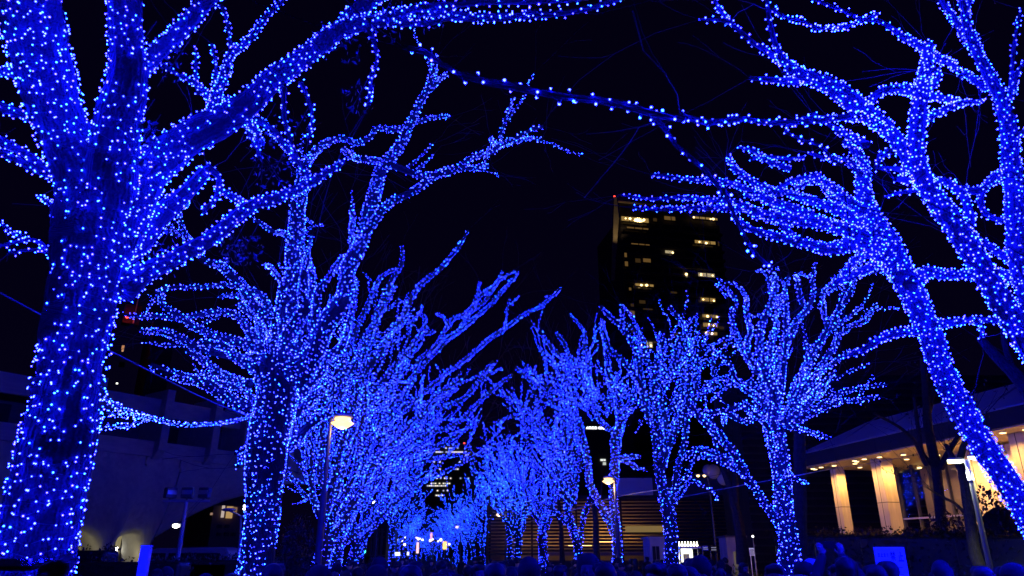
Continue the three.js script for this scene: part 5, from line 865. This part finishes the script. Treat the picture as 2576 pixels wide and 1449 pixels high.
function makeBody(arms) {
  const { A, handJ } = figure(arms), trunkC = [[0, 0.95, 0, 0, 1.12, 0, 0.14, 0.13, 1.35], [0, 1.12, 0, 0, 1.36, 0, 0.13, 0.15, 1.4], [-0.12, 1.39, 0, 0.12, 1.39, 0, 0.075, 0.075], [0, 1.4, -0.01, 0, 1.53, 0.01, 0.062, 0.05]], legs = [];
  for (const s of [-1, 1]) legs.push([s * 0.09, 0.92, 0, s * 0.095, 0.49, 0.01, 0.088, 0.058], [s * 0.095, 0.49, 0.01, s * 0.1, 0.09, -0.02, 0.055, 0.037], [s * 0.1, 0.05, -0.04, s * 0.105, 0.035, 0.13, 0.042, 0.035]);
  const hands = handJ.map(([w, s]) => blob(hand(w, s, arms !== 'down'), [w[0] - 0.08, w[1] - 0.2, w[2] - 0.06], [w[0] + 0.08, w[1] + 0.2, w[2] + 0.1], 0.0045, 0.008));
  // head: skull, jaw, brow, nose, lips, ears on a fine grid, with the neck running into the body
  const head = [[0, 1.63, -0.012, 0, 1.635, 0.012, 0.082, 0.08], [0, 1.56, 0.03, 0, 1.545, 0.05, 0.052, 0.036], [-0.035, 1.632, 0.068, 0.035, 1.632, 0.068, 0.015, 0.015], [0, 1.622, 0.084, 0, 1.588, 0.102, 0.008, 0.014], [-0.016, 1.562, 0.082, 0.016, 1.562, 0.082, 0.009, 0.009], [-0.017, 1.553, 0.08, 0.017, 1.553, 0.08, 0.009, 0.009], [-0.083, 1.595, -0.005, -0.09, 1.63, -0.012, 0.012, 0.017, 1], [0.083, 1.595, -0.005, 0.09, 1.63, -0.012, 0.012, 0.017, 1], [0, 1.44, -0.01, 0, 1.55, 0.0, 0.055, 0.05], [-0.03, 1.59, 0.06, -0.04, 1.57, 0.05, 0.03, 0.03], [0.03, 1.59, 0.06, 0.04, 1.57, 0.05, 0.03, 0.03]];
  const headG = blob(head, [-0.12, 1.42, -0.12], [0.12, 1.74, 0.14], 0.006, 0.02);
  const body = mergeGeometries([blob([...trunkC, ...legs, ...A], [-0.35, 0, -0.25], [0.35, 1.82, 0.4], 0.022, 0.04), headG, ...hands]);
  // coat to the thighs over the same joints, trousers, shoes
  const coat = blob([[0, 0.78, 0, 0, 1.12, 0, 0.2, 0.165, 1.25], [0, 1.12, 0, 0, 1.38, 0, 0.168, 0.175, 1.3], [-0.15, 1.4, 0, 0.15, 1.4, 0, 0.088, 0.088], [-0.05, 1.47, -0.03, 0.05, 1.47, -0.03, 0.062, 0.062], ...A.map(a => [a[0], a[1], a[2], lerp(a[0], a[3], 0.96), lerp(a[1], a[4], 0.96), lerp(a[2], a[5], 0.96), a[6] + 0.026, a[7] + 0.02])], [-0.38, 0.55, -0.27], [0.38, 1.82, 0.36], 0.02, 0.05);
  const trousers = blob(legs.slice(0, 2).concat(legs.slice(3, 5)).map(l => [l[0], l[1], l[2], l[3], l[4], l[5], l[6] + 0.015, l[7] + 0.02]), [-0.22, 0.05, -0.14], [0.22, 1.05, 0.14], 0.022, 0.02);
  const shoes = blob([legs[2], legs[5]].map(l => [l[0], l[1], l[2], l[3], l[4], l[5], l[6] + 0.012, l[7] + 0.012]), [-0.2, -0.03, -0.12], [0.2, 0.14, 0.22], 0.012, 0.01);
  return { body, coat, trousers, shoes };
}
const hairOf = kind => { // short, bob, long, beanie, cap, hood
  const c = [[0, 1.655, -0.025, 0, 1.66, 0.0, 0.09, 0.086]];
  if (kind === 'short') c.push([0, 1.6, -0.06, 0, 1.64, -0.05, 0.06, 0.07], [-0.04, 1.69, 0.04, 0.04, 1.69, 0.04, 0.05, 0.05]);
  if (kind === 'bob') c.push([-0.07, 1.66, -0.02, -0.075, 1.53, -0.01, 0.045, 0.04], [0.07, 1.66, -0.02, 0.075, 1.53, -0.01, 0.045, 0.04], [0, 1.62, -0.07, 0, 1.52, -0.07, 0.07, 0.06], [-0.045, 1.69, 0.05, 0.045, 1.69, 0.05, 0.04, 0.04]);
  if (kind === 'long') c.push([-0.06, 1.64, -0.04, -0.07, 1.38, -0.09, 0.05, 0.035], [0.06, 1.64, -0.04, 0.07, 1.38, -0.09, 0.05, 0.035], [0, 1.62, -0.07, 0, 1.36, -0.12, 0.07, 0.05], [-0.045, 1.69, 0.05, 0.045, 1.69, 0.05, 0.04, 0.04]);
  if (kind === 'beanie') c.push([0, 1.68, -0.01, 0, 1.7, 0.0, 0.095, 0.085], [0, 1.645, 0.0, 0, 1.65, 0.0, 0.1, 0.1]);
  if (kind === 'cap') c.push([0, 1.675, 0, 0, 1.68, 0.01, 0.092, 0.09], [-0.03, 1.655, 0.09, 0.03, 1.655, 0.12, 0.03, 0.02, 0.7]);
  if (kind === 'hood') c.push([0, 1.65, -0.03, 0, 1.55, -0.06, 0.115, 0.11], [-0.08, 1.5, -0.03, 0.08, 1.5, -0.03, 0.08, 0.08]);
  return blob(c, [-0.17, 1.28, -0.2], [0.17, 1.8, 0.17], 0.009, 0.02);
};
{
  const skin = std(0.3, 0.19, 0.13, 0.6), hairM = std(0.007, 0.006, 0.006, 0.6), coats = [[.007, .007, .009], [.013, .013, .016], [.008, .008, .014], [.02, .018, .015], [.035, .032, .03], [.014, .012, .011], [.02, .02, .022], [.12, .115, .11]].map(c => std(...c, 0.85)), lower = [[.03, .03, .05], [.02, .02, .02], [.06, .06, .08]].map(c => std(...c, 0.85)), shoeM = std(0.03, 0.03, 0.03, 0.6), maskM = std(0.5, 0.5, 0.52, 0.7), pale = std(0.4, 0.4, 0.42, 0.75);
  const B = { down: makeBody('down'), up: makeBody('up'), phone: makeBody('phone') }, H = {}; for (const k of ['short', 'bob', 'long', 'beanie', 'cap', 'hood']) H[k] = hairOf(k);
  const maskG = blob([[0, 1.58, 0.066, 0, 1.55, 0.064, 0.048, 0.04], [0, 1.59, 0.088, 0, 1.585, 0.09, 0.022, 0.022]], [-0.08, 1.48, 0], [0.08, 1.66, 0.14], 0.008, 0.02), protos = {};
  function person(o) {
    const key = o.arms + o.hair + (o.mask ? 'm' : ''); let t;
    if (!protos[key]) {
      t = protos[key] = thing('person', o.label, 'person', V(0, 0, 0)); const b = B[o.arms];
      part('body', b.body, skin, t); part('coat', b.coat, coats[0], t); part('trousers', b.trousers, lower[0], t); part('shoes', b.shoes, shoeM, t); const hat = ['beanie', 'cap', 'hood'].includes(o.hair); part(hat ? (o.hair === 'hood' ? 'hood' : 'hat') : 'hair', H[o.hair], hairM, t); if (o.mask) part('face_mask', maskG, maskM, t);
      for (const s of [-1, 1]) part('eye', new THREE.SphereGeometry(0.011, 8, 6).translate(s * 0.032, 1.617, 0.076), std(0.02, 0.015, 0.012, 0.2), t);
    } else { t = protos[key].clone(); t.name = numbered('person'); scene.add(t); }
    tag(t, o.label, 'person', o.group); const k = o.h / 1.735; t.scale.set(k, k, k); t.position.copy(o.pos); t.rotation.y = o.turn;
    t.children.forEach(c => { if (c.name === 'coat') c.material = coats[o.coat]; if (c.name === 'trousers') c.material = lower[o.coat % 3]; if (c.name === 'hat' || c.name === 'hood') c.material = o.pale ? pale : coats[o.coat]; });
    return t;
  }
  const stand = (u, v, D, o) => { const p = at(u, v, D); return person({ arms: 'down', hair: 'short', turn: Math.PI + (o.face || 0), coat: 0, ...o, h: p.y, pos: V(p.x, 0, p.z) }); };
  const back = 0, left = 1.4, front = Math.PI;
  // those the photograph lets one pick out
  stand(2041, 1412, 9.5, { hair: 'cap', pale: true, coat: 6, face: 0.8, label: 'person in a pale cap beside the two stemmed tree' });
  const pU = stand(2124, 1402, 8.6, { arms: 'up', hair: 'bob', coat: 1, face: back, label: 'person raising both arms to photograph, left of the notice board' });
  stand(2106, 1420, 9.2, { hair: 'short', coat: 5, face: front - 0.3, mask: false, label: 'person facing the camera below the raised arms' });
  stand(2232, 1413, 8.4, { hair: 'short', coat: 0, face: back, label: 'person with short hair seen from behind before the notice board' });
  stand(2197, 1422, 8, { hair: 'bob', coat: 1, face: 0.4, label: 'person with bobbed hair left of the notice board foot' });
  stand(2366, 1421, 8.4, { arms: 'phone', hair: 'beanie', coat: 2, face: back, label: 'person in a dark beanie holding up a lit phone, right side' });
  stand(2468, 1426, 7.6, { hair: 'short', coat: 3, face: -0.3, label: 'person with short hair before the lit trunk' });
  stand(2540, 1424, 7.2, { hair: 'hood', coat: 1, face: 0.2, label: 'hooded person near the right edge' });
  stand(1478, 1398, 8.2, { hair: 'hood', coat: 6, face: 0.2, label: 'tall hooded person standing out above the crowd right of centre' });
  stand(1518, 1416, 7.4, { hair: 'bob', coat: 1, face: 0.7, mask: true, label: 'person in a white face mask right of the tall hooded one' });
  stand(1246, 1419, 6.6, { hair: 'short', coat: 7, face: back, label: 'person in a pale coat collar seen from behind at the centre' });
  stand(1330, 1414, 7.2, { hair: 'beanie', coat: 4, pale: false, face: 0.1, label: 'person in a tall grey hat right of the centre' });
  stand(1033, 1424, 6.2, { hair: 'short', coat: 0, face: 0.3, label: 'broad dark haired person left of the centre' });
  stand(955, 1408, 9.5, { hair: 'cap', coat: 6, face: -0.4, label: 'person in a grey cap before the dark side street' });
  stand(1700, 1420, 6.8, { hair: 'short', coat: 0, face: 0, label: 'dark haired person before the tree by the white stall' });
  stand(1652, 1418, 7, { hair: 'bob', coat: 5, face: 1.2, mask: true, label: 'person in a white mask turned left, right of centre' });
  stand(1762, 1409, 8, { hair: 'beanie', coat: 2, face: 0.5, label: 'person in a beanie below the bright white stall' });
  stand(1742, 1406, 8.6, { hair: 'short', coat: 0, face: 0, label: 'person seen from behind right before the white stall' });
  stand(1948, 1420, 7.6, { hair: 'long', coat: 1, face: front - 0.5, label: 'long haired person facing back towards the camera' });
  stand(690, 1420, 7, { hair: 'short', coat: 0, face: 0, label: 'dark person at the foot of the second left tree' });
  stand(420, 1432, 12.2, { hair: 'beanie', coat: 4, face: 1.0, label: 'person in a grey knit hat right of the white post' });
  stand(395, 1436, 11.5, { hair: 'cap', pale: false, coat: 2, face: -0.4, label: 'person in a dark cap beside the white post' });
  const pn = at(128, 1404, 1.75), who = person({ arms: 'up', hair: 'beanie', coat: 6, turn: Math.PI - 0.1, h: 1.752, pos: V(pn.x - 0.14, 0, pn.z + 0.3), label: 'nearest person at the bottom left whose raised hands hold a phone' });
  // phones
  const phone = (label, host, up, lit, tilt = 0) => { const k = host.scale.x, l = up ? V(0, 1.86, 0.335) : V(0, 1.475, 0.31), p = l.multiplyScalar(k).applyAxisAngle(UP, host.rotation.y).add(host.position), t = thing('phone', label, 'phone', p, host.rotation.y); t.rotation.set(tilt, host.rotation.y, 0, 'YXZ'); part('case', new RoundedBoxGeometry(0.15, 0.075, 0.009, 2, 0.004), M.dark, t); part('screen', box(0.142, 0.068, 0.002, 0, 0, -0.0056), lit ? glow(0.1, 0.09, 0.55) : M.glass, t); };
  phone('phone held high by the person left of the notice board', pU, true, false); phone('phone held over the head of the nearest person at the bottom left', who, true, false, 1.35);
  phone('phone with a lit blue screen held before the dark beanie', scene.children.filter(c => c.userData.label === 'person in a dark beanie holding up a lit phone, right side')[0], false, true);
  // the rest of the crowd, backs turned, filling the avenue
  const rng = rngOf(303), kinds = ['short', 'bob', 'short', 'beanie', 'short', 'long', 'hood', 'cap'], taken = []; let made = 0;
  for (let i = 0; i < 4000 && made < 150; i++) {
    const D = 6.4 + 40 * Math.pow(rng(), 1.6), u = (D < 9 ? 480 : 840) + rng() * (D < 14 ? 1900 : 1250), x = at(u, 1397, D).x, h = 1.58 + 0.24 * rng(); if (u > 2600 || (u < 840 && D > 9)) continue;
    if (x > 5.6 + 0.1 * D && D > 16) continue; if (taken.some(q => Math.hypot(q[0] - x, q[1] - D) < 0.55)) continue; taken.push([x, D]); made++;
    person({ arms: rng() < 0.06 && D > 9 ? 'phone' : 'down', mask: false, turn: Math.PI + (rng() - 0.5) * 1.6, ...(() => { const c = Math.floor(rng() * 4), k = kinds[Math.floor(rng() * 8)], w = [[600, 'left of the second tree foot'], [800, 'between the second tree and the near street lamp'], [930, 'before the dense left row'], [1060, 'before the dark side street'], [1180, 'in the mouth of the blue tunnel'], [1300, 'before the distant right row'], [1420, 'before the amber louvres'], [1520, 'before the V shaped tree'], [1640, 'right of the orange street lamp'], [1780, 'before the white stall'], [1920, 'before the dark louvres'], [2080, 'before the two stemmed tree'], [2300, 'around the notice board'], [9999, 'before the low green shrubs']].find(q => u < q[0])[1]; return { coat: [0, 1, 2, 5][c], hair: k, label: `${D < 10 ? 'near' : D < 18 ? 'middle' : 'far'} ${{ short: 'short haired', bob: 'bob haired', long: 'long haired', beanie: 'knit capped', hood: 'hooded', cap: 'peak capped' }[k]} person in the crowd ${w}` }; })(), h, pos: V(x, 0, -D), group: 'crowd on the avenue' });
  }
}

console.log('bulbs', bulbTotal);
renderer.render(scene, camera);
